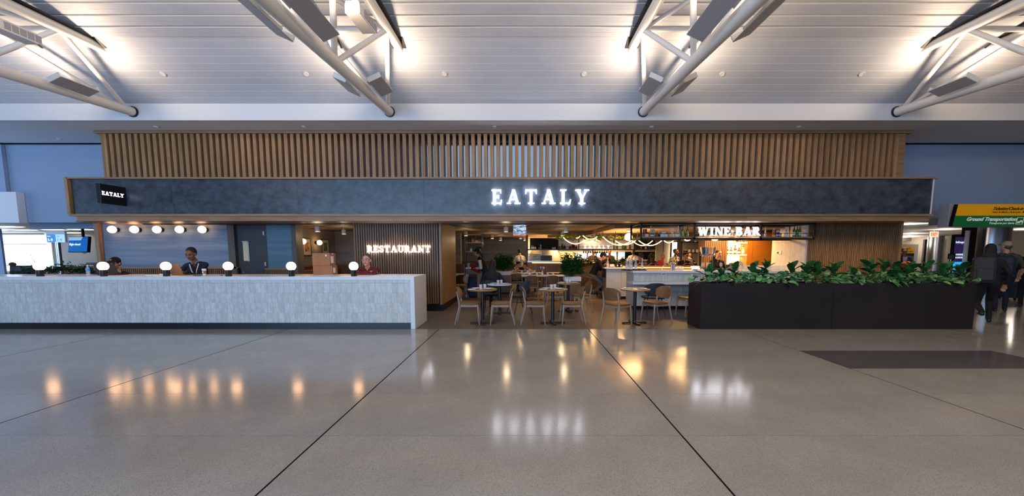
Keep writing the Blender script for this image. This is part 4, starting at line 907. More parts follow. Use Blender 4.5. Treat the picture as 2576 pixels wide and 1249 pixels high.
rope('light_rope', [W3(1449, 599, 14.4), W3(1459, 594.5, 14.4)], 'short glowing loop of light rope crossing the leftmost one')
rope('light_rope', [W3(1466, 593, 14), W3(1502, 596, 14)], 'glowing light rope loop in front of the vines')
rope('light_rope', [W3(1499, 601, 14.2), W3(1508, 606, 14.2)], 'short hanging end of glowing light rope')
rope('light_rope', [W3(1516, 596, 13.4), W3(1590, 605, 13.4), W3(1642, 606, 13.6)], 'long glowing light rope draped towards the hanging shelf')
rope('light_rope', [W3(1548, 606, 13.0), W3(1603, 602, 13.0), W3(1668, 603, 13.2), W3(1697, 603, 13.4)], 'glowing light rope draped below the hanging shelf')
for q, (px, py, wv) in enumerate(((1415, 599, .35), (1442, 598, .5), (1480, 600, .6), (1505, 602, .5), (1545, 600, .7), (1580, 601, .6), (1610, 603, .4))):
    t = thing('hanging_vine', f'yellow green vine hanging from the bar soffit, {ordn[q]} from the left', 'vine', (wx(px, 14.6, 2.1), 14.6, wz(py + 4, 14.6)), 0, 'vines under the bar soffit'); bush('v', VINE, .26, wv, 34, .09, .05, 70 + q, t, (0, 0, -.06), .3)
# big globe pendant
t = thing('globe_pendant', 'big lit white globe pendant beside the hanging shelf', 'pendant lamp', (wx(1581, 12.2, 2.0), 12.2, wz(597, 12.2))); obj('globe', MB().ball((0, 0, 0), .115, 24, 16), GLOBE, t, smooth=True); obj('canopy', MB().lathe([(.02, .11), (.02, .15), (.07, .19), (.07, .21), (.01, .215), (.01, .27)], 16), CHROME, t, smooth=True)
for q, px in enumerate((1729, 1798)):
    t = thing('dome_light', f'half round lit lamp under the hanging shelf, {["left", "right"][q]} one', 'lamp', (wx(px, 10.9, 1.9), 10.9, wz(603, 10.9))); obj('shade', MB().lathe([(.08, 0), (.085, .01), (.05, .02)], 20), KICK, t); obj('lens', MB().ball((0, 0, 0), .078, 20, 12, sq=(1, 1, .55)), GLOBE, t, smooth=True)

# ------------------------------------------------------------------ hanging bottle shelf with WINE BAR letters
hx0, hx1, hy0, hy1 = wx(1612.5, 10.4, 2.1), wx(2048, 10.4, 2.1), 10.4, 11.33
hz0, hz1, hz2 = wz(603, hy0), wz(560.5, hy0), wz(596, hy0)
hs = thing('hanging_shelf', 'long black steel hanging shelf frame over the wine bar', 'hanging shelf', ((hx0+hx1)/2, hy0, hz0)); hc = (hx0+hx1)/2; hw = (hx1-hx0)/2; hd = hy1 - hy0; hh_ = hz1 - hz0; s = .022
mb = MB()
for yy in (0, hd):
    obj('top_bar', MB().box(-hw, hw, yy - s, yy + s, hh_ - .045, hh_), BLACK, hs); obj('bottom_bar', MB().box(-hw, hw, yy - s, yy + s, 0, .04), BLACK, hs)
    for px in (1612.5, 1746.5, 1913.5, 2048): x_ = wx(px, hy0, 2.1) - hc; obj('post', MB().box(x_ - s, x_ + s, yy - s, yy + s, 0, hh_), BLACK, hs)
for x_ in (-hw, wx(1746.5, hy0, 2.1) - hc, wx(1913.5, hy0, 2.1) - hc, hw):
    obj('cross_bar', MB().box(x_ - s, x_ + s, 0, hd, hh_ - .045, hh_), BLACK, hs); obj('cross_bar', MB().box(x_ - s, x_ + s, 0, hd, 0, .04), BLACK, hs)
obj('shelf_board', MB().box(-hw + .03, hw - .03, .0, .5, hz2 - hz0 - .045, hz2 - hz0), OAK_H, hs)
obj('guard_rail', MB().tube([(-hw, .01, hz2 - hz0 + .085), (hw, .01, hz2 - hz0 + .085)], .006, 6).tube([(-hw, .06, hz2 - hz0 + .085), (-hw, hd, hz2 - hz0 + .085)], .006, 6), BLACK, hs)
s3 = thing('lit_sign', 'white lit serif WINE BAR letters on the hanging shelf', 'sign', (wx(1755, hy0, 2.1), hy0 - .025, wz(593.5, hy0)))
word('WINE BAR', wz(572, hy0) - wz(593.5, hy0), wx(1909, hy0, 2.1) - wx(1755, hy0, 2.1), None, .04, LETTER, s3, (0, 0, 0))
SB = hy0 + .16
def shelf_at(px, y_=SB): return (wx(px, y_, 2.1), y_, hz2)
WINE = [(.037, 0), (.037, .17), (.034, .2), (.015, .235), (.0145, .29), (.016, .292), (.016, .30)]
def wine(loc, label, m, lab=True, group=None, s_=1.0): 
    return bottle('wine_bottle', label, 'bottle', loc, [(a*s_, b*s_) for a, b in WINE], m, KICK, (.0165*s_, .24*s_, .30*s_), (.0375*s_, .05*s_, .13*s_) if lab else None, group)
g_ = 'bottles and jars on the hanging shelf'
t = thing('canister', 'tall red canister at the left end of the hanging shelf', 'canister', shelf_at(1622)); obj('body', MB().lathe([(.055, 0), (.055, .18)], 20), REDG, t, smooth=True); obj('lid', MB().lathe([(.058, .18), (.058, .2), (.01, .205)], 20), REDG, t, smooth=True)
t = thing('jar', 'squat cream jar with red lid on the hanging shelf', 'jar', shelf_at(1628, SB - .06)); obj('body', MB().lathe([(.05, 0), (.052, .07), (.045, .08)], 20), CREAM, t, smooth=True); obj('lid', MB().lathe([(.045, .08), (.03, .1), (.008, .12)], 16), REDG, t, smooth=True)
t = thing('pepper_mill', 'tall turned pale wood pepper mill on the hanging shelf', 'mill', shelf_at(1637.5)); obj('body', MB().lathe([(.03, 0), (.026, .06), (.018, .1), (.022, .18)], 16), CREAM, t, smooth=True); obj('head', MB().lathe([(.022, .18), (.012, .22), (.018, .26), (.006, .29)], 16), CREAM, t, smooth=True)
t = thing('canister', 'short red tin beside the pepper mill', 'canister', shelf_at(1641, SB - .05)); obj('body', MB().lathe([(.05, 0), (.05, .08)], 18), REDG, t, smooth=True); obj('band', MB().lathe([(.051, .02), (.051, .05)], 18, cap=False), LABELW, t)
t = thing('cutting_board', 'pale ribbed wooden board standing on the hanging shelf', 'board', shelf_at(1643, SB + .12)); obj('board', MB().box(-.05, .05, 0, .02, 0, .2), CREAM, t, bevel=.006); obj('handle', MB().box(-.012, .012, 0, .02, .2, .26), CREAM, t)
t = thing('round_flask', 'small round black flask on the hanging shelf', 'flask', shelf_at(1658)); obj('body', MB().ball((0, 0, .035), .036, 16, 10), DARKG, t, smooth=True); obj('neck', MB().lathe([(.012, .06), (.01, .1), (.03, .15)], 12), GLASS, t, smooth=True)
for q in range(3): 
    t = thing('white_box', f'small white carton on the hanging shelf, {["left", "right", "upper"][q]} of three', 'carton', Vector(shelf_at([1665, 1674, 1669.5][q])) + Vector((0, 0, [0, 0, .072][q])), .05*q); obj('carton', MB().box(-.045, .045, -.04, .04, 0, .07), LABELW, t, bevel=.003); obj('tape', MB().box(-.046, .046, -.008, .008, .069, .071), CREAM, t)
for q, px in enumerate((1689, 1706)):
    t = thing('decanter', ['hourglass shaped clear decanter on the hanging shelf', 'clear flared decanter with a round stopper on the hanging shelf'][q], 'decanter', shelf_at(px)); obj('body', MB().lathe([[(.05, 0), (.055, .02), (.02, .09), (.018, .14), (.04, .19), (.03, .21)], [(.055, 0), (.06, .02), (.03, .11), (.013, .19), (.018, .24)]][q], 18), GLASS, t, smooth=True); obj('stopper', MB().ball((0, 0, [.225, .265][q]), .024, 12, 8), GLASS, t, smooth=True)
for q, px in enumerate((1717, 1729.5)): wine(shelf_at(px), f'green wine bottle in the left bay of the hanging shelf, {["left", "right"][q]} one', GREENG, False, g_, .92)
bush('x', SHRUB, .2, .16, 30, .07, .04, 5, hs, (wx(1797, SB, 2.1) - hc, .2, hz2 - hz0), part='trailing_greenery')
for q, px in enumerate((1760, 1842, 1862, 1890)):
    t = thing('wine_glass', f'clear stemmed glass behind the WINE BAR letters, {ordn[q]} from the left', 'glass', shelf_at(px, SB + .1), 0, g_); obj('bowl', MB().lathe([(.008, .08), (.034, .11), (.038, .14), (.03, .19)], 14, cap=False), GLASS, t, smooth=True); obj('stem', MB().lathe([(.03, 0), (.004, .01), (.004, .08)], 10), GLASS, t, smooth=True)
t = thing('ribbed_bottle', 'slim clear ribbed bottle right of the WINE BAR letters', 'bottle', shelf_at(1925.5)); obj('body', MB().lathe([(.03, 0)] + [(.03 - .0022*i + (.004 if i % 2 else 0), .02*i + .02) for i in range(9)] + [(.008, .25)], 14), CLEARB, t, smooth=True); obj('stopper', MB().ball((0, 0, .265), .018, 10, 8), GREENG, t, smooth=True)
t = thing('tall_tin', 'tall red tin with yellow top and foot on the hanging shelf', 'tin', shelf_at(1948)); obj('body', MB().lathe([(.038, .05), (.04, .19)], 18), REDG, t, smooth=True); obj('foot', MB().lathe([(.04, 0), (.04, .05)], 18), YELL, t, smooth=True); obj('cap', MB().lathe([(.03, .19), (.03, .215)], 16), YELL, t, smooth=True)
for q, (px, zz, cc) in enumerate(((1955, 0, DARKG), (1962, 0, REDG), (1957, .1, REDG))):
    t = thing('food_tin', f'{["black", "red", "red"][q]} food tin beside the yellow topped tin, {["left of the lower pair", "right of the lower pair", "stacked on top"][q]}', 'tin', Vector(shelf_at(px)) + Vector((0, 0, zz))); obj('body', MB().lathe([(.042, 0), (.042, .098)], 18), cc, t, smooth=True); obj('label', MB().lathe([(.0425, .03), (.0425, .06)], 18, cap=False), LABELW, t)
bottle('gin_bottle', 'squat clear bottle with dark label on the hanging shelf', 'bottle', shelf_at(1978), [(.045, 0), (.047, .02), (.047, .1), (.015, .13), (.015, .16)], CLEARB, KICK, (.018, .15, .18), (.048, .03, .08), g_)
for q, px in enumerate((1998, 2005.5, 2012)): wine(shelf_at(px), f'green wine bottle in the right bay of the hanging shelf, {["left", "middle", "right"][q]} of three', GREENG, q != 1, g_, .92)
bottle('pink_bottle', 'round pink bottle at the right end of the hanging shelf', 'bottle', shelf_at(2024.5), [(.05, 0), (.055, .03), (.05, .09), (.016, .12), (.014, .16)], PINK, PINK, (.017, .155, .185), (.0555, .03, .06), g_)

# ------------------------------------------------------------------ wine bar
BT = 1.07; by0 = 10.85; bx0 = wx(1595, by0, .9); bx1 = 7.5
br = thing('wine_bar_counter', 'pale tiled wine bar counter with a white stone top', 'bar counter', ((bx0+bx1)/2, by0, 0)); bc = (bx0+bx1)/2; hb = (bx1-bx0)/2
obj('carcass', MB().box(-hb, hb, .0, .75, .1, BT - .06), GROUT, br); obj('plinth', MB().box(-hb + .03, hb, .05, .7, 0, .1), KICK, br); obj('top', MB().box(-hb - .06, hb, -.12, .8, BT - .06, BT), QUARTZ, br, bevel=.004)
tm = MB().box(-.073, .073, -.012, 0, -.148, .148).mesh('tile', TILE); fixn(tm)
for r_ in range(3):
    for i in range(14):
        link('tile', tm, br, (-hb + .075 + .15*i, 0, .1 + .15 + .302*r_))
obj('side_tiling', MB().box(-hb - .012, -hb, .0, .37, .1, BT - .06).box(-hb - .012, -hb, .375, .745, .1, BT - .06), TILE, br)
t = thing('power_outlet', 'white power outlet plate on the tiled front of the wine bar', 'outlet', (wx(1669, by0, .98), by0 - .012, wz(691, by0))); obj('plate', MB().box(-.06, .06, -.008, 0, -.035, .035), WHITEM, t, bevel=.003); obj('socket', MB().box(-.03, -.01, -.01, -.008, -.015, .015).box(.01, .03, -.01, -.008, -.015, .015), SIGNK, t)
t = thing('bar_ledge', 'lower white stone ledge along the front of the wine bar', 'ledge', (bc, by0, 0)); ly = .55; obj('top', MB().box(wx(1594, 10.3) - bc, hb, -ly, -.012, .73, .79), QUARTZ, t, bevel=.004); 
for x_ in (-hb + .6, .5, hb - .4): obj('bracket', MB().box(x_ - .02, x_ + .02, -ly + .15, -.012, .6, .73), BLACK, t)
# far run of the bar with led strip
fb = thing('bar_counter', 'far run of the bar with an amber light strip under its edge', 'bar counter', (5.6, 14.2, 0)); obj('front', MB().box(-1.5, 1.5, 0, .1, 0, 1.06), COPPER, fb); obj('top', MB().box(-1.6, 1.6, -.06, .5, 1.06, 1.1), OAK_H, fb); obj('light_strip', MB().box(-1.5, 1.5, -.03, -.0, 1.02, 1.05), STRIP, fb)
area('strip_glow', (5.4, 14.05, 1.0), (math.radians(-60), 0, 0), 3.2, .05, 7, AMBER)
for q, (px, yb) in enumerate(((1690, 11.6),)):
    t = thing('bar_sink', 'steel underbar sink with a curved tap behind the wine bar', 'sink', (wx(px, 12.0, .9), 12.0, 0)); obj('basin', MB().box(-.9, .9, -.25, .25, .5, .95), CHROME, t); obj('tap', MB().tube([(-.3, 0, .95), (-.3, 0, 1.12), (-.26, -.0, 1.16), (-.2, 0, 1.14)], .012, 8), CHROME, t, smooth=True)
# host / waiter station with steel panel
sy = 13.3; s0, s1_ = wx(1525, sy, .6), wx(1575, sy, .6)
ws = thing('waiter_station', 'waiter station with pale steel front and timber side left of the wine bar', 'station', ((s0+s1_)/2, sy, 0)); hw_ = (s1_-s0)/2
obj('steel_panel', MB().box(-hw_, hw_ - .16, 0, .03, .1, 1.03), STEELP, ws); obj('steel_panel', MB().box(hw_ - .155, hw_ + .35, 0, .03, .1, 1.03), STEELP, ws); obj('carcass', MB().box(-hw_ + .02, hw_ + .35, .03, 1.8, .1, 1.03), COPPER, ws); obj('plinth', MB().box(-hw_ + .05, hw_ + .3, .05, 1.75, 0, .1), KICK, ws)
for q in range(4): obj('side_panel', MB().box(-hw_, -hw_ + .02, .04 + .44*q, .46 + .44*q, .12, .98), OAK_V, ws)
obj('cubby', MB().box(-hw_ - .003, -hw_, .1, .7, .72, .98), KICK, ws); obj('top', MB().box(-hw_ - .08, hw_ + .35, -.08, 1.85, 1.03, 1.075), QUARTZ, ws, bevel=.004)

# items on bar and station
g_ = 'water bottles on the wine bar'; WB = [(.036, 0), (.038, .02), (.038, .17), (.02, .24), (.016, .30), (.018, .305)]
t = thing('serving_tray', 'black tray under the clear water bottles on the wine bar', 'tray', (wx(1597, 11.0), 11.1, BT)); obj('base', MB().box(-.3, .32, -.15, .15, 0, .01), KICK, t); obj('rim', MB().box(-.3, .32, -.15, -.14, 0, .025).box(-.3, .32, .14, .15, 0, .025).box(-.3, -.29, -.15, .15, 0, .025).box(.31, .32, -.15, .15, 0, .025), KICK, t)
for q, (px, yq) in enumerate(((1577.5, 11.05), (1585, 11.18), (1589, 11.02), (1600, 11.05), (1616, 11.05))):
    bottle('water_bottle', f'clear glass water bottle with white label on the black tray, {ordn[q]} from the left', 'bottle', (wx(px, yq), yq, BT + .011), WB, GLASS, WHITEM, (.018, .3, .325), (.0385, .06, .13), g_)
def tumbler(loc, label, group, r=.034, h=.085, m=GLASS):
    t = thing('drinking_glass', label, 'glass', loc, 0, group); obj('wall', MB().lathe([(r*.8, .004), (r*.85, .0), (r, h), (r*.93, h), (r*.78, .008)], 14, cap=False), m, t, smooth=True); obj('bottom', MB().lathe([(r*.83, .001), (r*.83, .01)], 12), m, t); return t
tumbler((wx(1627, 11.0), 11.0, BT), 'single empty tumbler right of the black tray', 'bar glasses')
for q, (px, yq) in enumerate(((1704, 11.25), (1711, 11.25), (1718, 11.25), (1707, 11.4), (1715, 11.4))): tumbler((wx(px, yq), yq, BT), f'rocks glass in the cluster at the middle of the wine bar, {["front left", "front middle", "front right", "back left", "back right"][q]}', 'bar glasses', .04, .1)
for q, px in enumerate((1691, 1697)):
    t = thing('cocktail_shaker', f'tall steel cocktail shaker on the wine bar, {["left", "right"][q]} one', 'shaker', (wx(px, 11.2), 11.2, BT)); obj('tin', MB().lathe([(.03, 0), (.042, .16)], 16), CHROME, t, smooth=True); obj('cap', MB().lathe([(.042, .16), (.03, .2), (.012, .215)], 16), CHROME, t, smooth=True)
t = thing('tablet_stand', 'white tablet screen on a stand on the wine bar', 'tablet', (wx(1752, 11.0), 11.0, BT), math.radians(-8)); obj('tablet', MB().box(-.12, .12, -.008, .008, 0, .13, Matrix.Translation((0, 0, .02)) @ Matrix.Rotation(math.radians(-42), 4, 'X')), WHITEM, t, bevel=.004); obj('screen', MB().box(-.11, .11, -.011, -.008, .01, .12, Matrix.Translation((0, 0, .02)) @ Matrix.Rotation(math.radians(-42), 4, 'X')), SCRW, t); obj('foot', MB().box(-.05, .05, 0, .1, 0, .02), KICK, t)
for q, (px, yq) in enumerate(((1770, 11.2), (1781, 11.3), (1788, 11.2), (1815, 11.1))):
    t = thing('wine_glass', f'clear stemmed wine glass on the wine bar, {ordn[q]} from the left', 'glass', (wx(px, yq), yq, BT), 0, 'stemmed glasses on the wine bar'); obj('bowl', MB().lathe([(.006, .09), (.036, .12), (.042, .15), (.034, .21)], 16, cap=False), GLASS, t, smooth=True); obj('stem', MB().lathe([(.035, 0), (.004, .012), (.004, .09)], 12), GLASS, t, smooth=True)
t = thing('bar_mat', 'black rubber bar mat behind the stemmed glasses', 'mat', (wx(1795, 11.35), 11.35, BT)); obj('mat', MB().box(-.2, .2, -.1, .1, 0, .03), KICK, t); obj('ribs', MB().box(-.19, .19, -.08, -.06, .03, .036).box(-.19, .19, 0, .02, .03, .036), BLACK, t)
k_ = 0
for row, yq in ((0, 11.1), (1, 11.24)):
    for i in range(12):
        px = 1858 + i * 10.2 + row * 5; tumbler((wx(px, yq), yq, BT), f'clear tumbler in the {["front", "back"][row]} row behind the plants, {ordn[i]} from the left', 'rows of tumblers on the wine bar', .042, .13)
t = thing('carton', 'tall cardboard carton standing behind the plants on the wine bar', 'carton', (wx(1847, 11.0), 11.0, BT), .1); obj('body', MB().box(-.09, .09, -.07, .07, 0, .2), CARD, t, bevel=.003); obj('flap', MB().box(-.09, .09, -.075, -.07, .14, .2), CARD, t)
t = thing('towel', 'white cloth draped over the cardboard carton', 'towel', (wx(1853, 11.05), 11.05, BT + .2)); obj('cloth', MB().add([(-.11, -.1, 0), (.02, -.11, .05), (.15, -.1, -.02), (.13, .1, -.01), (.0, .1, .06), (-.12, .1, .0), (.13, -.12, -.14), (.05, -.115, -.02)], [(0, 1, 4, 5), (1, 2, 3, 4), (1, 7, 6, 2)]), LABELW, t); obj('fold', MB().tube([(-.1, -.1, .01), (0, -.1, .055), (.1, -.1, .02)], .015, 6), LABELW, t)
t = thing('ice_bucket', 'dark bucket with blue label left of the carton', 'bucket', (wx(1833, 11.1), 11.1, BT)); obj('bucket', MB().lathe([(.05, 0), (.065, .16)], 18), LAPD, t, smooth=True); obj('label', MB().lathe([(.058, .06), (.062, .12)], 18, cap=False), NAVYP, t, smooth=True)
t = thing('napkin_caddy', 'white napkin block in a black caddy on the waiter station', 'caddy', (wx(1540, 13.5), 13.5, 1.075)); obj('napkins', MB().box(-.08, .06, -.06, .06, .01, .1), LABELW, t); obj('tray', MB().box(-.1, .08, -.08, .08, 0, .015), KICK, t)
for q in range(2): 
    t = thing('sauce_pot', f'black pot of cutlery on the waiter station, {["left", "right"][q]} one', 'pot', (wx(1553 + 9*q, 13.5), 13.5, 1.075)); obj('pot', MB().lathe([(.06, 0), (.065, .11)], 16), KICK, t, smooth=True); obj('cutlery', MB().tube([(.0, 0, .05), (.03, 0, .15)], .005, 5).tube([(-.02, 0, .05), (-.03, 0, .14)], .005, 5), CHROME, t)
    obj('label', MB().box(-.02, .02, -.068, -.064, .03, .08), LABELW, t)
bottle('water_bottle', 'clear glass water bottle standing on the waiter station', 'bottle', (wx(1529, 13.4), 13.4, 1.075), WB, GLASS, WHITEM, (.018, .3, .325), (.0385, .06, .13))
# beer taps
ty = 12.3; t = thing('beer_tap_tower', 'black beer tap tower with a row of coloured tap handles', 'beer taps', (wx(1780, ty), ty, 0)); zt_ = wz(642, ty)
obj('rail', MB().tube([(-.24, 0, zt_), (.22, 0, zt_)], .03, 12), CHROME, t, smooth=True)
for x_ in (-.23, .2): obj('column', MB().box(x_ - .03, x_ + .03, -.02, .04, 0, zt_ + (.1 if x_ < 0 else 0)), BLACK, t)
for q in range(9):
    m = [LABELW, GREENG, NAVYP, SCRB, OAK_V, CREAM, YELL, LABELW, BLUEP][q]; x_ = -.19 + .046*q
    obj('tap_handle', MB().box(-.019, .019, -.03, -.005, .03, .24, Matrix.Translation((x_, 0, zt_)) @ Matrix.Rotation(math.radians(-7 + 1.6*q), 4, 'Y')), m, t, bevel=.004); obj('spout', MB().tube([(x_, -.02, zt_), (x_, -.07, zt_ - .01), (x_, -.075, zt_ - .05)], .01, 8), CHROME, t, smooth=True)
# back bar: slats, lit niche with bottles, copper panels
bbY = 13.1
bb = struct('wall_back_bar', MB().box(wx(1785, bbY), rx0, bbY + .42, bbY + .5, 0, 2.22), CREAM, 'back bar wall with a lit bottle niche and copper panels')
obj('slat_panel', MB().box(wx(1770, bbY), wx(1828, bbY), bbY - .02, bbY + .42, 0, 2.22), WALN_V, bb); fluted(bb, wx(1771, bbY), wx(1826, bbY), .1, 2.2, bbY - .02, .06, .04, .03, 'slats')
for a, b in ((1879, 1893), (1893.6, 1942)): obj('copper_panel', MB().box(wx(a, bbY), wx(b, bbY), bbY, bbY + .42, 0, 2.22), COPPER, bb, bevel=.003)
nx0, nx1 = wx(1828, bbY), wx(1879, bbY)
for q, py in enumerate((611, 642, 690)): obj('niche_shelf', MB().box(nx0, nx1, bbY, bbY + .4, wz(py + 2.2, bbY), wz(py - 1.8, bbY)), WHITEM, bb)
for py in (600, 613.5, 645): area('niche_light', ((nx0+nx1)/2, bbY + .3, wz(py + 1, bbY) - .01), (math.radians(20), 0, 0), .6, .05, 3.2, (1, .85, .6))
cols_ = [CLEARB, AMBERG, AMBERG, CLEARB, AMBERG, GREENG, YELL]
for r_, py in enumerate((609, 640, 688)):
    nn = (6, 5, 6)[r_]
    for i in range(nn):
        x_ = nx0 + .07 + (nx1 - nx0 - .14) * i / (nn - 1); m = cols_[(i*3 + r_*2) % 7]; h = [.2, .26, .24, .3, .22, .27][(i + r_) % 6]
        bottle('spirit_bottle', f'{ {"frosted bottle": "clear", "amber liquor": "amber", "green bottle glass": "green", "yellow": "yellow"}[m.name] } spirit bottle on the {["top", "middle", "bottom"][r_]} shelf of the lit niche, {ordn[i]} from the left', 'bottle', (x_, bbY + .12, wz(py + .2, bbY)),
               [(.042, 0), (.044, .01), (.044, h*.55), (.016, h*.7), (.015, h*.92)], m, KICK, (.018, h*.9, h), (.0445, h*.15, h*.42), 'bottles in the lit niche', 12)
# dark shelf wall behind the customers
t = thing('wall_shelf', 'dark wall shelf with small jars behind the bar customers', 'shelf', (wx(1742, 16.5), 16.5, 0)); 
for q, z in enumerate((1.55, 1.98)): obj('shelf_board', MB().box(-.45, .45, 0, .3, z, z + .03), KICK, t)
for x_ in (-.45, .45): obj('upright', MB().box(x_ - .02, x_ + .02, 0, .3, 0, 2.22), KICK, t)
for q in range(5): tumbler((wx(1735 + 5*q, 16.6), 16.65, 2.01 if q % 2 else 1.58), f'tiny jar on the dark wall shelf, {ordn[q]} from the left', 'jars on the dark wall shelf', .05, .12, [CREAM, REDG, CLEARB, LABELW, CREAM][q])
t = thing('doorway_glow', 'tall bright doorway behind the standing bar customer', 'doorway', (wx(1700, 18), 18.2, 0)); obj('lit_panel', MB().box(-.12, .12, 0, .03, .5, 2.05), LAMPW, t); obj('frame', MB().box(-.17, -.12, -.03, .05, 0, 2.1).box(.12, .17, -.03, .05, 0, 2.1).box(-.17, .17, -.03, .05, 2.05, 2.1), KICK, t)
gp = struct('wall_grey_panels', MB().box(wx(1650, 18.4), wx(1760, 18.4), 18.4, 18.5, 0, 2.3), CREAM, 'khaki panelled wall behind the bar customers'); obj('panel_joint', MB().box(wx(1668, 18.4), wx(1668, 18.4) + .02, 18.38, 18.4, 0, 2.3), GREYW2, gp)

# ------------------------------------------------------------------ open kitchen and its hanging shelf
ky_ = 17.6; kt = thing('kitchen_counter', 'long walnut fronted kitchen counter with an amber light strip', 'counter', (wx(1440, ky_), ky_, 0)); ka, kb = wx(1327, ky_) - wx(1440, ky_), wx(1600, ky_) - wx(1440, ky_)
obj('front', MB().box(ka, kb, 0, .1, 0, 1.14), WALN_V, kt); fluted(kt, ka, kb, .05, 1.1, 0, .09, .06, .02, 'battens'); obj('top', MB().box(ka, kb, -.06, .6, 1.16, 1.21), CHROME, kt); obj('light_strip', MB().box(ka + .2, kb - 1.8, -.04, 0, 1.12, 1.15), STRIP, kt)
ks = thing('kitchen_shelf', 'long dark steel shelf hung above the kitchen pass', 'hanging shelf', (wx(1440, 17), 17, 0)); ka, kb = wx(1326, 17) - wx(1440, 17), wx(1648, 17) - wx(1440, 17); kz = wz(627, 17)
obj('board', MB().box(ka, kb, 0, .4, kz - .05, kz), BLACK, ks); obj('rail', MB().tube([(ka, 0, kz + .1), (kb, 0, kz + .1)], .008, 6), BLACK, ks)
for px in (1327, 1404, 1456, 1544, 1599, 1648): x_ = wx(px, 17) - wx(1440, 17); obj('hanger', MB().box(x_ - .02, x_ + .02, 0, .04, kz - .05, 2.3), BLACK, ks)
for a, b, m in ((1333, 1403, DARKBACK), (1405, 1455, WHITEM), (1457, 1543, WHITEM), (1545, 1593, WHITEM), (1594, 1646, DARKBACK)): obj('back_panel', MB().box(wx(a, 17.4) - wx(1440, 17), wx(b, 17.4) - wx(1440, 17), .4, .43, kz, 2.2), m, ks)
s4 = thing('lit_sign', 'small white lit EATALY letters above the kitchen pass', 'sign', (wx(1469, 16.97), 16.95, wz(625.6, 16.97))); word('EATALY', wz(618, 16.97) - wz(625.6, 16.97), wx(1533, 16.97) - wx(1469, 16.97), None, .03, LETTER2, s4, (0, 0, 0))
kb_ = [(1338, LABELW, .16), (1342, LABELW, .14), (1347, CREAM, .12), (1356, DARKG, .2), (1360, CLEARB, .22), (1391, LABELW, .1), (1396, CLEARB, .12), (1407, REDG, .12), (1414, GREENG, .24), (1420, GREENG, .18), (1427, CLEARB, .14), (1434, AMBERG, .16), (1440, REDG, .26), (1444, AMBERG, .24), (1450, NAVYP, .14), (1552, GREENG, .28), (1567, GREENG, .22), (1573, GREENG, .26), (1584, AMBERG, .26), (1612, AMBERG, .2), (1624, CLEARB, .18), (1632, DARKG, .22)]
for q, (px, m, h) in enumerate(kb_):
    bottle('shelf_bottle', f'bottle or jar standing on the kitchen shelf, {ordn[q] if q < 20 else ["twenty first", "twenty second"][q-20]} from the left', 'bottle', (wx(px, 17.15), 17.15, kz), [(.045, 0), (.045, h*.6), (.02, h*.78), (.018, h*.95)], m, KICK, (.02, h*.92, h), None, 'bottles on the kitchen shelf', 10)
t = thing('shelf_plant', 'dark leafy plant lying on the kitchen shelf', 'plant', (wx(1375, 17.2), 17.2, kz)); bush('p', SHRUB, .22, .3, 30, .09, .05, 9, t)
struct('wall_kitchen', MB().box(wx(1327, 19.5), wx(1445, 19.5), 19.5, 19.6, 0, 2.36).box(wx(1445, 19.5), wx(1650, 19.5), 19.5, 19.6, 0, 1.25).box(wx(1445, 19.5), wx(1650, 19.5), 19.5, 19.6, 1.62, 2.36), CREAM, 'warm lit kitchen wall')
kw = struct('window_2', MB().box(wx(1446, 19.7), wx(1572, 19.7), 19.7, 19.75, 1.2, 1.66), KWIN, 'bright bluish window behind the kitchen'); 
for px in (1447, 1478, 1500, 1522, 1553): obj('mullion', MB().box(wx(px, 19.6) - .025, wx(px, 19.6) + .025, 19.6, 19.68, 1.2, 1.66), GREYW2, kw)
for q, px in enumerate((1350, 1395, 1440, 1490, 1540)): area('kitchen_light', (wx(px, 18.6), 18.6, 2.25), (0, 0, 0), .6, .6, 16, (1, .62, .24))
t = thing('oven_hood', 'curved cream pizza oven hood in the kitchen', 'oven', (wx(1372, 18.8), 18.8, 1.2)); obj('dome', MB().lathe([(.75, 0), (.74, .3), (.6, .62), (.5, .8)], 28), CREAM, t, smooth=True); obj('mouth', MB().box(-.25, .25, -.78, -.6, .0, .25), KICK, t)
t = thing('plate_stack_rack', 'white rack of stacked trays in the kitchen', 'rack', (wx(1345, 18.2), 18.2, 1.21)); 
for q in range(5): obj('tray', MB().box(-.28, .28, -.15, .15, .07*q, .07*q + .04), WHITEM, t)
obj('frame', MB().box(-.3, -.28, -.15, .15, 0, .36).box(.28, .3, -.15, .15, 0, .36), CHROME, t)
t = thing('steel_hood', 'long steel extractor hood over the kitchen pass', 'hood', (wx(1420, 18.4), 18.4, 1.5)); obj('canopy', MB().box(-.6, 1.2, 0, .6, .12, .25), CHROME, t); obj('heat_lamps', MB().box(-.5, 1.1, .1, .2, .08, .12), STRIP, t)
t = thing('wall_notice', 'small dark frame on the kitchen wall', 'frame', (wx(1400, 19.4), 19.45, wz(641, 19.4))); obj('frame', MB().box(-.05, .05, 0, .03, -.08, .08), KICK, t); obj('sheet', MB().box(-.04, .04, -.005, 0, -.07, .07), GREYW2, t)
t = thing('glass_rack', 'row of dark hanging glasses under the kitchen shelf', 'rack', (wx(1500, 17.3), 17.3, wz(633, 17.3))); obj('bar', MB().box(-.6, .5, -.02, .02, .04, .06), BLACK, t)
for q in range(11): obj('hanging_glass', MB().lathe([(.012, .05), (.012, .0), (.035, -.02), (.03, -.07)], 8), LAPD, t, (-.55 + .1*q, 0, 0), smooth=True)
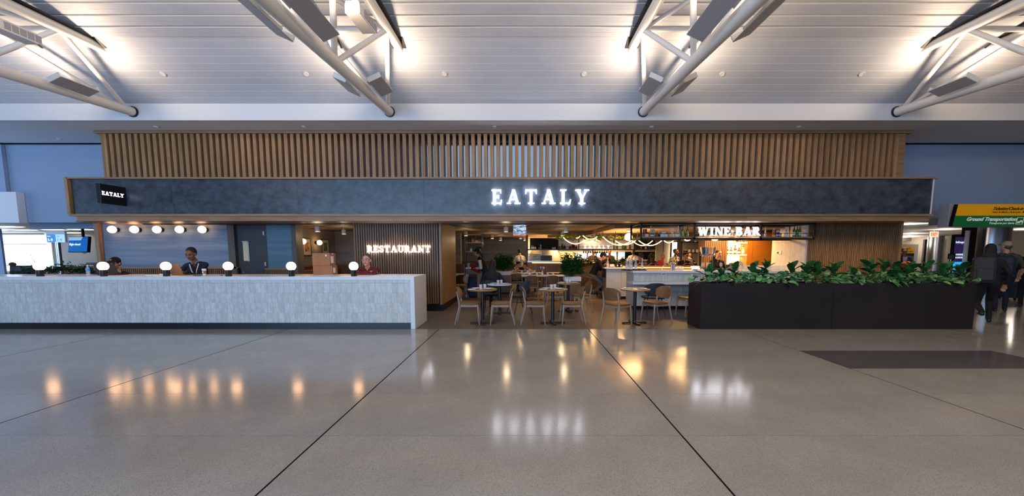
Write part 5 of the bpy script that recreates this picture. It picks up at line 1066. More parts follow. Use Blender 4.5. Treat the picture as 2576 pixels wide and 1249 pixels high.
# ------------------------------------------------------------------ chairs, stools, tables
def curved_back(w_, h_, cy, bow, th=.016, pw=5, nx=12, nz=6):
    mb = MB(); vs = []
    for s_ in (0, 1):
        for j in range(nz + 1):
            for i in range(nx + 1):
                u = i/nx*2 - 1; v = j/nz*2 - 1
                hx = 1 - .28*abs(v)**pw; x = u*w_/2*hx; z = v*h_/2*(1 - .22*abs(u)**pw)
                y = cy - bow*(x/(w_/2))**2 + th*s_ + .05*(z/h_)
                vs.append((x, y, z))
    n1 = (nx+1)*(nz+1); fs = []
    for j in range(nz):
        for i in range(nx):
            a = j*(nx+1)+i; fs += [(a, a+1, a+nx+2, a+nx+1), (n1+a, n1+a+nx+1, n1+a+nx+2, n1+a+1)]
    rim = [i for i in range(nx+1)] + [(j+1)*(nx+1)+nx for j in range(nz)] + [nz*(nx+1)+i for i in range(nx-1, -1, -1)] + [j*(nx+1) for j in range(nz-1, 0, -1)]
    for a, b in zip(rim, rim[1:] + rim[:1]): fs.append((a, a+n1, b+n1, b))
    return mb.add(vs, fs)
def seat_pad(w_, d_, z, th, front=.86):
    mb = MB(); n = 28; rings = []
    for zz, k in ((z - th, .95), (z - th*.3, 1.0), (z - .004, .985), (z, .93)):
        ring = []
        for i in range(n):
            a = 2*math.pi*i/n; c_, s_ = math.cos(a), math.sin(a)
            x = math.copysign(abs(c_)**.45, c_)*w_/2; y = math.copysign(abs(s_)**.45, s_)*d_/2
            x *= 1.0 - (1 - front)*.5*(y/(d_/2)); ring.append((x*k, y*k, zz))
        rings.append(ring)
    vs = [p for r in rings for p in r]; fs = [tuple(range(n-1, -1, -1)), tuple(3*n + i for i in range(n))]
    for j in range(3):
        for i in range(n): fs.append((j*n+i, j*n+(i+1) % n, (j+1)*n+(i+1) % n, (j+1)*n+i))
    return mb.add(vs, fs)
def oak_chair(label, group):
    t = thing('dining_chair', label, 'chair', (0, 0, 0), 0, group)
    obj('seat', seat_pad(.46, .45, .475, .035), CHAIRS, t, smooth=True)
    obj('seat_frame', MB().box(-.19, .19, -.20, -.175, .385, .44).box(-.19, .19, .15, .175, .385, .44).box(-.2, -.175, -.19, .17, .385, .44).box(.175, .2, -.19, .17, .385, .44), CHAIRL, t, bevel=.004)
    for s_ in (-1, 1):
        obj('leg', MB().tube([(.215*s_, -.225, 0), (.195*s_, -.19, .42), (.195*s_, -.188, .44)], [.012, .021, .018], 10), CHAIRL, t, smooth=True)
        obj('leg', MB().tube([(.215*s_, .30, 0), (.205*s_, .20, .40), (.205*s_, .205, .50), (.20*s_, .245, .70), (.198*s_, .25, .73)], [.012, .021, .022, .015, .009], 10), CHAIRL, t, smooth=True)
    obj('backrest', curved_back(.47, .27, .245, .055), CHAIRW, t, (0, 0, .675), smooth=True)
    return t
def shell_chair(label, group, shell=CHARC, seatm=GREENS, legm=BLACK, wdt=.5):
    t = thing('shell_chair', label, 'chair', (0, 0, 0), 0, group)
    obj('seat', seat_pad(wdt*.96, .46, .475, .05), seatm, t, smooth=True)
    obj('backrest', curved_back(wdt, .33, .25, .13, .022, 3), shell, t, (0, 0, .655), smooth=True)
    for s_ in (-1, 1):
        obj('leg', MB().tube([(.22*s_, -.25, 0), (.17*s_, -.12, .43)], .011, 8), legm, t, smooth=True); obj('leg', MB().tube([(.22*s_, .27, 0), (.17*s_, .1, .43)], .011, 8), legm, t, smooth=True)
        obj('back_strut', MB().tube([(.17*s_, .1, .43), (.18*s_, .22, .56)], .012, 8), legm, t, smooth=True)
    obj('cross_brace', MB().tube([(-.19, -.17, .27), (.19, .17, .27)], .008, 6).tube([(.19, -.17, .27), (-.19, .17, .27)], .008, 6), legm, t)
    return t
def place(o, x, y, deg): o.location = (x, y, 0); o.rotation_euler = (0, 0, math.radians(deg)); return o
CG = 'oak dining chairs'
ch = oak_chair('oak chair with tan seat at the left of the left front round table', CG); place(ch, -1.15, 8.68, 92)
for lb, x, y_, d in (('oak chair with tan seat at the right of the left front round table', -.45, 8.66, -90), ('oak chair with tan seat at the left of the middle front round table', .27, 8.66, 91),
                     ('oak chair with tan seat at the right of the middle front round table', 1.08, 8.66, -88), ('oak chair seen from behind at the left of the right front round table', 2.06, 8.52, 128),
                     ('oak chair turned towards us at the right of the right front round table', 2.97, 8.78, -68), ('oak chair half hidden behind the left end of the bronze planter', 4.12, 9.75, -80),
                     ('oak chair at the left of the wooden table by the big green planter', .86, 10.5, 95), ('oak chair at the right of the wooden table by the big green planter', 1.52, 10.35, -82),
                     ('oak chair with its back to us at the long white table, left one', .33, 13.35, 178), ('oak chair with its back to us at the long white table, right one', 1.0, 13.4, 184),
                     ('dark oak chair with its back to us at the far left white table', -.2, 15.0, 180), ('dark oak chair pulled up to the far long white table', .52, 15.1, 183)):
    dup(ch, (x, y_, 0), math.radians(d), lb)
place(shell_chair('charcoal shell chair at the right of the white round table', 'charcoal shell chairs'), -.07, 10.25, -62)
place(shell_chair('charcoal shell chair with its back to us at the bar ledge', 'charcoal shell chairs', wdt=.56), 3.27, 9.85, 178)
place(shell_chair('charcoal shell chair under the long haired woman', 'charcoal shell chairs'), -.88, 10.95, 168)
place(shell_chair('ivory upholstered chair beside the walnut pier at the corner table', 'ivory chairs', IVORY, CHAIRS, CHAIRL), wx(1157, 13.6), 13.6, -75)
t = thing('bar_stool', 'tall timber bar stool under the man in black', 'stool', (wx(1492, 14.0), 14.0, 0)); obj('seat', seat_pad(.4, .38, .72, .05), CHAIRS, t, smooth=True)
for a in (-1, 1):
    for b in (-1, 1): obj('leg', MB().tube([(.2*a, .2*b, 0), (.15*a, .15*b, .68)], .016, 8), CHAIRW, t, smooth=True)
obj('footrest', MB().tube([(-.18, -.18, .25), (.18, -.18, .25), (.18, .18, .25), (-.18, .18, .25), (-.18, -.18, .25)], .01, 6), CHROME, t)
def round_table(x, y_, r, m, label, zt=.765):
    t = thing('round_table', label, 'table', (x, y_, 0), 0, 'round pedestal tables')
    obj('tabletop', MB().lathe([(r - .03, -.035), (r - .004, -.028), (r, -.015), (r, -.004), (r - .004, 0)], 40), m, t, (0, 0, zt), smooth=True)
    obj('column', MB().lathe([(.036, .04), (.036, zt - .04)], 18), BLACK, t, smooth=True); obj('collar', MB().lathe([(.06, .03), (.05, .06), (.038, .08)], 18), BLACK, t, smooth=True); obj('top_plate', MB().lathe([(.15, zt - .045), (.15, zt - .036)], 18), BLACK, t)
    for k in range(4): obj('foot', MB().box(.02, .27, -.028, .028, .012, .04).box(.23, .27, -.03, .03, 0, .03), BLACK, t, (0, 0, 0), (0, 0, k*math.pi/2 + .12), bevel=.005)
    return zt
def long_table(x0, x1, y_, dp, m, label, zt=.765):
    t = thing('long_table', label, 'table', ((x0+x1)/2, y_, 0), 0, 'long dining tables'); h = (x1-x0)/2
    obj('tabletop', MB().box(-h, h, -dp/2, dp/2, zt - .035, zt), m, t, bevel=.004)
    for sx in (-h + .25, h - .25): obj('column', MB().lathe([(.035, .03), (.035, zt - .035)], 14), BLACK, t, (sx, 0, 0), smooth=True); obj('foot', MB().box(-.03, .03, -.28, .28, 0, .03), BLACK, t, (sx, 0, 0))
TZ = .765
def plate(x, y_, z, label, r=.105):
    t = thing('plate', label, 'plate', (x, y_, z), 0, 'white plates'); obj('dish', MB().lathe([(r*.55, 0), (r*.6, .004), (r, .016), (r*.97, .019), (r*.58, .008), (.001, .007)], 26), CHINA, t, smooth=True)
    obj('napkin', MB().box(-.05, .05, -.02, .02, .012, .02), LABELW, t, rot=(0, 0, .3))
def setting(x, y_, nm, gl=True):
    plate(x - .14, y_ + .05, TZ, f'white plate on {nm}, left one'); plate(x + .14, y_ - .02, TZ, f'white plate on {nm}, right one')
    t = thing('cutlery', f'knife and fork wrapped in a napkin on {nm}', 'cutlery', (x - .2, y_ - .16, TZ), .5); obj('napkin', MB().box(-.1, .06, -.03, .03, 0, .012), LABELW, t, bevel=.003); obj('knife', MB().box(-.02, .14, -.006, .006, .012, .015), CHROME, t)
    t = thing('cutlery', f'loose fork lying at the right edge of {nm}', 'cutlery', (x + .23, y_ + .06, TZ), 1.2); obj('handle', MB().box(-.06, .04, -.005, .005, 0, .004), CHROME, t); obj('tines', MB().box(.04, .08, -.01, -.006, 0, .004).box(.04, .08, -.002, .002, 0, .004).box(.04, .08, .006, .01, 0, .004), CHROME, t)
    if gl: tumbler((x - .035, y_ - .03, TZ), f'clear tumbler on {nm}, left one', 'table tumblers', .036, .1); tumbler((x + .045, y_ + .05, TZ), f'clear tumbler on {nm}, right one', 'table tumblers', .036, .1)
round_table(-.86, 8.65, .32, TABLEW, 'round oak table with two place settings, left of the front row'); setting(-.86, 8.65, 'the left front round table')
round_table(.675, 8.65, .32, TABLEW, 'round oak table with two place settings, middle of the front row'); setting(.675, 8.65, 'the middle front round table')
round_table(2.47, 8.65, .32, TABLEW, 'round oak table with two plates, right of the front row'); setting(2.47, 8.65, 'the right front round table', False)
round_table(-.57, 10.1, .31, MARB, 'round white stone table in front of the long haired woman'); setting(-.57, 10.1, 'the white round table')
round_table(1.22, 10.45, .31, TABLEW, 'round oak table in front of the big green planter'); setting(1.22, 10.45, 'the oak table by the big planter')
long_table(-.02, 1.52, 14.25, .7, MARB, 'long white table with four tumblers and a flower vase')
for q, px in enumerate((1332, 1351, 1378, 1392)): tumbler((wx(px, 14.1), 14.1, TZ), f'clear tumbler on the long white table with the vase, {ordn[q]} from the left', 'table tumblers', .042, .11)
t = thing('flower_vase', 'small white vase with pink flowers on the long white table', 'vase', (wx(1364.5, 14.2), 14.2, TZ)); obj('vase', MB().lathe([(.03, 0), (.045, .05), (.02, .12), (.025, .14)], 14), CHINA, t, smooth=True)
for q in range(4): obj('flower', MB().tube([(0, 0, .12), (.03*(q-1.5), 0, .24)], .004, 5).ball((.035*(q-1.5), 0, .27 - .01*(q % 2)), .03, 10, 7, sq=(1, 1, 1.3)), [PINK, GREENS, PINK, PINK][q], t, smooth=True)
long_table(-.42, .78, 16.0, .65, MARB, 'far white table where the diners bend over')
for q, px in enumerate((1313, 1327, 1345)): tumbler((wx(px, 15.85), 15.85, TZ), f'clear tumbler on the far white table, {ordn[q]} from the left', 'table tumblers', .042, .11)
long_table(wx(1381, 16.2), wx(1402, 16.2) + .5, 16.2, .6, TABLEW, 'small oak table half hidden behind the big green planter')
long_table(wx(1100, 14), wx(1147, 14), 14.2, .7, TABLEW, 'corner oak table beside the walnut pier'); plate(wx(1141, 14.0), 14.05, TZ, 'white plate on the corner oak table')
long_table(wx(1100, 15.4), wx(1166, 15.4), 15.4, .6, MARB, 'pale table along the striped pier in the corner'); plate(wx(1145, 15.3), 15.3, TZ, 'white plate on the pale corner table')
# planters inside
def planter(x, y_, w_, h_, label, lp, hh_, seed, n=90):
    t = thing('planter_box', label, 'planter', (x, y_, 0)); obj('box', MB().box(-w_/2, w_/2, -w_/2, w_/2, .04, h_ - .14), GREYW, t); obj('rim', MB().box(-w_/2 - .02, w_/2 + .02, -w_/2 - .02, w_/2 + .02, h_ - .14, h_), SOFF, t, bevel=.01); fluted(t, -w_/2 + .02, w_/2 - .01, .05, h_ - .15, -w_/2, .04, .028, .012, 'ribs')
    p = thing('bushy_plant', lp, 'plant', (x, y_, h_ - .03)); bush('p', SHRUB, hh_, .42, n, .13, .07, seed, p, (0, 0, 0), .12)
planter(1.63, 13.0, .50, .79, 'pale ribbed planter box right of the long white table', 'big dark green bushy plant in the ribbed planter box right of the long table', .85, 21, 230)
planter(-.72, 15.5, .55, .85, 'pale planter box behind the white round table', 'rounded green bushy plant behind the white round table', .75, 22, 230)
t = thing('planter_box', 'low timber planter trough left of the wine bar', 'planter', (wx(1505, 16.6), 16.6, 0)); obj('trough', MB().box(-1.1, 1.1, -.2, .2, 0, .95), WALN_V, t); obj('soil', MB().box(-1.05, 1.05, -.16, .16, .94, .96), SOIL, t)
for q, px in enumerate((1450, 1478, 1506, 1534, 1560)):
    p = thing('leafy_plant', f'dark leafy plant in the timber trough left of the wine bar, {ordn[q]} from the left', 'plant', (wx(px, 16.6), 16.6, .95), 0, 'plants in the timber trough'); bush('p', ZZ, .45, .3, 34, .13, .06, 60 + q, p)
# tall black shelf and register station at the left
t = thing('shelf_unit', 'tall black metal shelf unit with jars at the left of the dining room', 'shelf unit', (wx(1191, 15.0), 15.0, 0)); hw_ = .32
for a in (-1, 1):
    for b in (0, .4): obj('upright', MB().box(hw_*a - .015, hw_*a + .015, b - .015, b + .015, 0, 2.28), BLACK, t)
for z in (1.62, 1.95, 2.25): obj('shelf_board', MB().box(-hw_, hw_, 0, .4, z - .03, z), [GREYW, GREYW, BLACK][int(z > 2) + 0], t)
for q, (dx, z, m, r, h) in enumerate(((-.05, 1.95, REDG, .06, .17), (.07, 1.95, DARKG, .05, .2), (.2, 1.95, AMBERG, .05, .16), (-.1, 1.62, CLEARB, .05, .15), (.02, 1.62, NAVYP, .06, .12), (.2, 1.62, LABELW, .05, .14))):
    bottle('storage_jar', f'{["red", "dark", "amber", "clear", "navy", "white"][q]} jar on the black shelf unit', 'jar', (wx(1191, 15) + dx, 15.15, z), [(r, 0), (r, h*.7), (r*.6, h*.8)], m, KICK, (r*.65, h*.8, h), None, None, 12)
p = thing('shelf_plant', 'small green plant on the middle board of the black shelf unit', 'plant', (wx(1200, 15) + .05, 15.05, 1.62)); bush('p', SHRUB, .2, .12, 18, .08, .04, 33, p)
t = thing('register_station', 'register station with a pale drawer and dark shelves', 'station', (wx(1186, 13.9), 13.9, 0)); obj('drawer', MB().box(-.2, .2, 0, .5, .82, 1.0), GREYW, t, bevel=.004); obj('top', MB().box(-.22, .22, -.02, .5, 1.0, 1.03), SOFF, t); obj('bin', MB().box(-.16, .2, .05, .45, .05, .7), NAVYP, t, bevel=.01)
for a in (-.2, .2): obj('leg', MB().box(a - .012, a + .012, 0, .024, 0, .82), CHROME, t)
t = thing('register_screen', 'black tilted register screen on the register station', 'register', (wx(1191, 13.9), 14.05, 1.03)); obj('screen', MB().box(-.13, .13, -.01, .01, .03, .2, Matrix.Rotation(math.radians(-25), 4, 'X') @ Matrix.Rotation(.4, 4, 'Y')), KICK, t); obj('stand', MB().box(-.05, .05, 0, .08, 0, .06), LAPD, t)
t = thing('container', 'clear container with white lid on the register station', 'container', (wx(1177, 13.9), 14.0, 1.03)); obj('jar', MB().lathe([(.045, 0), (.045, .14)], 14), CLEARB, t, smooth=True); obj('lid', MB().lathe([(.048, .14), (.048, .16)], 14), LABELW, t)
t = thing('host_stand', 'orange brown timber host stand in front of the server', 'stand', (wx(1208, 13.7), 13.75, 0)); obj('cabinet', MB().box(-.12, .12, 0, .4, 0, .98), OAK_V, t); obj('top', MB().box(-.14, .14, -.03, .42, .98, 1.02), OAK_H, t)
# luggage in the corridor
t = thing('suitcase', 'upright blue grey hard suitcase on the corridor floor by the right edge', 'suitcase', (wx(2556, 13.2, .4), 13.2, 0), math.radians(10))
obj('shell', MB().box(-.19, .19, -.12, .12, .06, .64), CASE, t, bevel=.03)
for q in range(5): obj('rib', MB().box(-.14 + .07*q - .008, -.14 + .07*q + .008, -.127, -.118, .1, .6), CASE, t)
for a in (-.15, .15):
    for b in (-.09, .09): obj('wheel', MB().lathe([(.03, -.012), (.03, .012)], 12), KICK, t, (a, b, .03), (0, math.radians(90), 0))
obj('handle', MB().tube([(-.08, .1, .64), (-.08, .1, .95), (.08, .1, .95), (.08, .1, .64)], .008, 6), BLACK, t)
t = thing('suitcase', 'black soft suitcase left of the blue grey one', 'suitcase', (wx(2527, 13.6, .4), 13.6, 0)); obj('shell', MB().box(-.17, .17, -.12, .12, .05, .55), BAGN, t, bevel=.03); obj('pocket', MB().box(-.13, .13, -.14, -.12, .1, .4), BAGN, t, bevel=.01)
for a in (-.13, .13): obj('wheel', MB().lathe([(.03, -.012), (.03, .012)], 12), KICK, t, (a, 0, .03), (0, math.radians(90), 0))
# ------------------------------------------------------------------ people: one continuous body each, grown from tapered limbs
JOBS = []
def capsule(mb, a, ra, b, rb, n=12):
    a, b = Vector(a), Vector(b); d = (b - a); L = d.length
    if L < 1e-5: d = Vector((0, 0, 1)); L = 1e-5
    d = d.normalized(); u = d.orthogonal().normalized(); v = d.cross(u); pts = []
    for k in (-90, -60, -30, 0): t = math.radians(k); pts.append((a + d*ra*math.sin(t), ra*math.cos(t)))
    for k in (0, 30, 60, 90): t = math.radians(k); pts.append((b + d*rb*math.sin(t), rb*math.cos(t)))
    vs = [pts[0][0]]; fs = []
    for p, r in pts[1:-1]:
        for i in range(n): an = 2*math.pi*i/n; vs.append(p + (u*math.cos(an) + v*math.sin(an))*r)
    vs.append(pts[-1][0]); m = len(pts) - 2; e = len(vs) - 1
    for i in range(n): fs.append((0, 1+(i+1) % n, 1+i)); fs.append((e, 1+(m-1)*n+i, 1+(m-1)*n+(i+1) % n))
    for j in range(m-1):
        for i in range(n): fs.append((1+j*n+i, 1+j*n+(i+1) % n, 1+(j+1)*n+(i+1) % n, 1+(j+1)*n+i))
    mb.add(vs, fs)
def ik(a, t, l1, l2, pole):
    a, t = Vector(a), Vector(t); d = t - a; L = min(d.length, (l1 + l2)*.999); d = d.normalized(); t = a + d*L
    x = (l1*l1 - l2*l2 + L*L)/(2*L); h = math.sqrt(max(l1*l1 - x*x, 0)); p = Vector(pole); p = (p - d*p.dot(d)).normalized()
    return a + d*x + p*h, t
def person(label, loc, rz=0, hip=.93, lean=4, side=0, head=(0, 0), lh=None, rh=None, lf=None, rf=None, skin=SKIN_L, top=C_BLACK, sleeve=None, bottom=C_BLACK, shoe=C_SHOE, hair=HAIRB,
           style='short', lip=LIP, s=1.0, hs=1.0, vox=.011, glasses=False, apron=None, face=True, female=False, bare=False, tw=0, nl=.07, pole=None):
    """Faces -Y. head = (pitch down, yaw) in degrees; hands and feet are targets in the person's own frame."""
    t = thing('person', label, 'person', loc, rz); prims = []
    R = Matrix.Rotation(math.radians(lean), 3, 'X') @ Matrix.Rotation(math.radians(side), 3, 'Y'); up = R @ Vector((0, 0, 1)); fw = R @ Vector((0, -1, 0))
    Rt = Matrix.Rotation(math.radians(tw), 3, up) if tw else Matrix.Identity(3); rt = Rt @ (R @ Vector((1, 0, 0))); fw = Rt @ fw
    P = Vector((0, 0, hip)); sw_ = (.165 if female else .185)*s
    waist, chest, neckb = P + up*.17*s, P + up*.33*s, P + up*.50*s
    def C(a, ra, b, rb, tg): prims.append(('c', Vector(a), ra*s, Vector(b), rb*s, tg))
    for q in (-1, 1):
        C(P + rt*.075*q*s, .115, waist + rt*.06*q*s, .098 if female else .11, 'top' if not bare else 'bottom'); C(waist + rt*.06*q*s, .10 if female else .112, chest + rt*.08*q*s, .115 if female else .122, 'top')
        C(chest + rt*.08*q*s, .115, neckb - up*.03*s + rt*.07*q*s, .07, 'top'); C(neckb - up*.01*s + rt*.02*q*s, .062, neckb - up*.055*s + rt*sw_*q, .062, 'top')
        if female: C(chest + fw*.07*s + rt*.065*q*s, .055, chest + fw*.08*s + rt*.065*q*s, .05, 'top')
        C(P + rt*.08*q*s - up*.03*s, .115, P + rt*.085*q*s - Vector((0, 0, .04*s)), .11, 'bottom')
    hp, hy = math.radians(head[0]), math.radians(head[1])
    Rh = Matrix.Rotation(hy, 3, 'Z') @ Matrix.Rotation(hp, 3, 'X')
    nk = neckb + up*nl*s + fw*.015*s; hc = nk + Rh @ Vector((0, -.02, .135))*s*hs; k = s*hs
    prims.append(('c', neckb - up*.03*s, .06*s, nk + up*.03*s, .052*s, 'skin'))
    H = lambda x, y, z: hc + Rh @ Vector((x, y, z))*k
    def E(c_, r_, tg): prims.append(('e', H(*c_), Vector(r_)*k, Rh, tg))
    E((0, .012, .03), (.077, .098, .093), 'skin'); E((0, -.028, -.03), (.062, .068, .082), 'skin'); E((0, -.055, -.085), (.034, .034, .026), 'skin'); E((0, -.06, .03), (.06, .035, .04), 'skin')
    if face:
        prims.append(('c', H(0, -.094, .012), .009*k, H(0, -.114, -.022), .0145*k, 'skin')); prims.append(('c', H(-.017, -.096, -.026), .009*k, H(.017, -.096, -.026), .009*k, 'skin'))
        prims.append(('c', H(-.02, -.088, -.056), .008*k, H(.02, -.088, -.056), .008*k, 'lip'))
        for q in (-1, 1): prims.append(('c', H(.018*q, -.092, .034), .007*k, H(.046*q, -.08, .034), .006*k, 'hair')); E((.04*q, -.062, -.018), (.026, .026, .024), 'skin')
    for q in (-1, 1): E((.077*q, .008, -.005), (.011, .02, .032), 'skin')
    hands = {}
    for q, tgt in ((-1, rh), (1, lh)):
        sh = neckb - up*.055*s + rt*sw_*q
        if tgt is None: tgt = sh + Vector((.07*q, -.06, -.56*s)) + up*0
        el, wr = ik(sh, tgt, .29*s, .26*s, rt*q*.6 - fw*.7 - Vector((0, 0, .55)) if pole is None else rt*q*pole[0] + fw*pole[1] + Vector((0, 0, pole[2])))
        sl = 'sleeve' if sleeve else 'top'
        C(sh, .06, el, .048, sl); C(el, .047, wr - (wr-el).normalized()*.03*s, .034, 'skin' if bare == 'arms' else sl); C(wr - (wr-el).normalized()*.03*s, .026, wr, .025, 'skin')
        d = (wr - el).normalized(); nrm = d.cross(Vector((0, 0, 1)) if abs(d.z) < .8 else Vector((0, -1, 0))).normalized(); dn = nrm.cross(d).normalized()
        if dn.z > 0: dn = -dn
        pc = wr + d*.085*s
        for f in range(-1, 2): C(wr + nrm*.012*f*s, .02, pc + nrm*.022*f*s, .0165, 'skin')
        for f, fl in zip((-1.5, -.5, .5, 1.5), (.06, .075, .08, .066)):
            b0 = pc + nrm*.0195*f*s; b1 = b0 + (d*.75 + dn*.35 + nrm*.06*f).normalized()*fl*.55*s; b2 = b1 + (d*.35 + dn*.8).normalized()*fl*.5*s
            C(b0, .0105, b1, .0095, 'skin'); C(b1, .0095, b2, .008, 'skin')
        th = wr + d*.03*s; ib = -q
        tb = th + (nrm*ib*.8 + d*.45 + dn*.2).normalized()*.045*s; C(th, .016, tb, .012, 'skin'); C(tb, .012, tb + (d*.8 + dn*.4 + nrm*ib*.1).normalized()*.035*s, .0095, 'skin')
        hands[q] = (wr, d)
    for q, ft in ((-1, rf), (1, lf)):
        hj = P + Vector((.09*q*s, 0, -.05*s))
        if ft is None: ft = Vector((.1*q*s, .02, .085*s))
        kn, an = ik(hj, ft, .43*s, .42*s, (0.05*q, -1, .25))
        C(hj, .098, kn, .062, 'bottom'); C(kn, .06, an, .047, 'bottom')
        sd = Vector((.18*q, -1, 0)).normalized(); tip = 0.0
        ck = an + Vector((0, .0, -.035*s)); C(ck + Vector((0, .04*s, -.01*s)), .04, ck + sd*.13*s + Vector((0, 0, -.012*s)), .035, 'shoe')
    mb = MB()
    for p in prims:
        if p[0] == 'c': capsule(mb, p[1], p[2], p[3], p[4])
        else: mb.ball(p[1], 1.0, 18, 12, p[3].to_4x4() @ Matrix.Diagonal((*p[2], 1)))
    me = mb.mesh('body', [skin]); fixn(me); o = link('body', me, t)
    rm = o.modifiers.new('r', 'REMESH'); rm.mode = 'VOXEL'; rm.voxel_size = vox; sm = o.modifiers.new('s', 'SMOOTH'); sm.iterations = 3; sm.factor = .5
    mats = {'skin': skin, 'top': top, 'sleeve': sleeve or top, 'bottom': bottom, 'shoe': shoe, 'lip': lip, 'hair': hair}
    JOBS.append((o, prims, mats, apron, P, fw, up, s))
    # hair and what is worn on the head
    def hob(nm, mb_, m): return obj(nm, mb_, m, t, smooth=True)
    def eb(mb_, c_, r_): return mb_.ball(H(*c_), 1.0, 20, 14, (Rh.to_4x4() @ Matrix.Diagonal((*(Vector(r_)*k), 1))))
    if style in ('short', 'bun', 'long', 'tail'):
        mb_ = MB(); eb(mb_, (0, .028, .047), (.083, .098, .089))
        if style == 'short': eb(mb_, (0, .04, .012), (.079, .072, .066))
        if style == 'bun': eb(mb_, (0, .045, .01), (.076, .07, .075)); eb(mb_, (0, .105, .055), (.036, .036, .036))
        if style == 'tail': eb(mb_, (0, .045, .01), (.076, .07, .075)); capsule(mb_, H(0, .12, .05), .03*k, H(0, .15, -.2), .022*k)
        if style == 'long':
            eb(mb_, (0, .05, -.02), (.093, .074, .12)); eb(mb_, (0, .072, -.2), (.105, .05, .26)); eb(mb_, (.02, .06, -.3), (.085, .045, .22)); eb(mb_, (-.03, .065, -.28), (.08, .045, .25))
        hob('hair', mb_, hair)
    if style in ('cap', 'caplong'):
        mb_ = MB(); eb(mb_, (0, .02, .05), (.088, .108, .088)); hob('cap', mb_, apron_cap(label))
        br = MB(); vs = []
        for i in range(11):
            a = math.pi*i/10; vs.append(H(.075*math.cos(a), -.06 - .105*math.sin(a), .065 - .02*math.sin(a)))
        vs2 = [v + Rh @ Vector((0, 0, .007))*k for v in vs]; n_ = 11
        br.add(vs + vs2, [tuple(range(n_-1, -1, -1)), tuple(n_ + i for i in range(n_))] + [(i, i+1, i+1+n_, i+n_) for i in range(n_-1)] + [(n_-1, 0, n_, 2*n_-1)]); obj('cap_peak', br, apron_cap(label), t)
        if style == 'caplong':
            mb_ = MB()
            for q in (-1.3, 1.3, -.6, .6, 0): capsule(mb_, H(.055*q, .06, .0), .045*k, H(.07*q, .05, -.25), .035*k)
            hob('hair', mb_, hair)
        else:
            mb_ = MB(); eb(mb_, (0, .06, -.01), (.073, .055, .06)); hob('hair', mb_, hair)
    if face:
        for q in (-1, 1): hob('eye', MB().ball(H(.033*q, -.0835, .012), .0085*k, 8, 6), EYEM)
    if glasses:
        mb_ = MB()
        for q in (-1, 1): mb_.tube([H(.035*q + .026*math.cos(a*.6283), -.105, .01 + .019*math.sin(a*.6283)) for a in range(11)], .0028*k, 5); mb_.tube([H(.06*q, -.1, .015), H(.08*q, -.02, .012)], .0028*k, 5)
        mb_.tube([H(-.01, -.108, .014), H(.01, -.108, .014)], .0028*k, 5); obj('glasses', mb_, KICK if glasses is True else CHROME, t)
    t['_'] = 0; del t['_']
    return t, dict(H=H, P=P, up=up, fw=fw, rt=rt, neck=neckb, chest=chest, hands=hands, s=s)
CAPS = {}
def apron_cap(label): return C_BEIGE if 'beige cap' in label else (C_NAVY if 'navy cap' in label else C_BLACK)
def strap(t, pts, m, w_=.018, name='lanyard'):
    mb = MB(); mb.tube(pts, w_, 5); obj(name, mb, m, t)
def backpack(t, I, m, w_=.32, h_=.5, dx=0.0, lo=-.02):
    c_ = I['neck'] - I['fw']*.22 - I['up']*(h_/2 + lo) + I['rt']*dx
    M = Matrix((I['rt'], -I['fw'], I['up'])).transposed().to_4x4(); M.translation = c_
    b = obj('backpack', MB().box(-w_/2, w_/2, -.1, .1, -h_/2, h_/2, M), m, t, bevel=.06)
    obj('pocket', MB().box(-w_*.36, w_*.36, .1, .14, -h_*.42, h_*.05, M), m, b, bevel=.02); obj('top_handle', MB().tube([M @ Vector((-.05, 0, h_/2)), M @ Vector((0, 0, h_/2 + .05)), M @ Vector((.05, 0, h_/2))], .01, 6), m, b)
    for q in (-1, 1): obj('shoulder_strap', MB().tube([c_ + I['up']*h_*.45 + I['rt']*.1*q + I['fw']*.1, I['neck'] + I['rt']*.11*q + I['up']*.035, I['chest'] + I['rt']*.12*q + I['fw']*.14, I['chest'] - I['up']*.12 + I['rt']*.16*q], .018, 6), m, b)
V3 = Vector
# --- the three at the counter
t, I = person('man in a black cap and glasses hidden behind a dark laptop at the counter', (wx(299, 9.32, 1.3), 9.32, 0), math.radians(22), .60, 8, 0, (12, -6), V3((.18, -.40, 1.12)), V3((-.18, -.40, 1.12)), V3((.12, -.28, .3)), V3((-.12, -.28, .3)), SKIN_L, C_BLACK, style='cap', glasses=True, hair=HAIRG, vox=.008, hs=1.1, s=1.0)
obj('cap_badge', MB().ball(I['H'](-.01, -.085, .098), .014, 10, 6, sq=(1.4, .5, .9)), YELL, t)
t, I = person('man in a dark sweater with a white lanyard typing on a brown laptop', (wx(505, 9.2, 1.3), 9.2, 0), math.radians(12), .83, 16, -4, (22, -4), V3((-.1, -.45, 1.12)), V3((-.30, -.36, 1.12)), V3((.12, -.1, .28)), V3((-.12, -.1, .28)), SKIN_D, C_NAVY, lip=LIPD, style='short', vox=.008, hs=1.12, s=1.02)
n_, ch_, f_, r_, u_ = I['neck'], I['chest'], I['fw'], I['rt'], I['up']
strap(t, [n_ + r_*.085 + u_*.035, n_ + r_*.09 + f_*.06 - u_*.01, ch_ + f_*.135 + r_*.05 + u_*.03, ch_ + f_*.14 - u_*.1], LABELW, .011); strap(t, [n_ - r_*.085 + u_*.035, n_ - r_*.09 + f_*.06 - u_*.01, ch_ + f_*.135 - r_*.05 + u_*.03, ch_ + f_*.14 - u_*.1], LABELW, .011)
mb = MB()
for q in (-1, 1): mb.tube([n_ - f_*.05 + u_*.06 + r_*.03*q, n_ + u_*.045 + r_*.065*q, n_ + f_*.075 + u_*.005 + r_*.03*q], .016, 6)
obj('shirt_collar', mb, mat('lavender shirt', '7d7c99', .8), t)
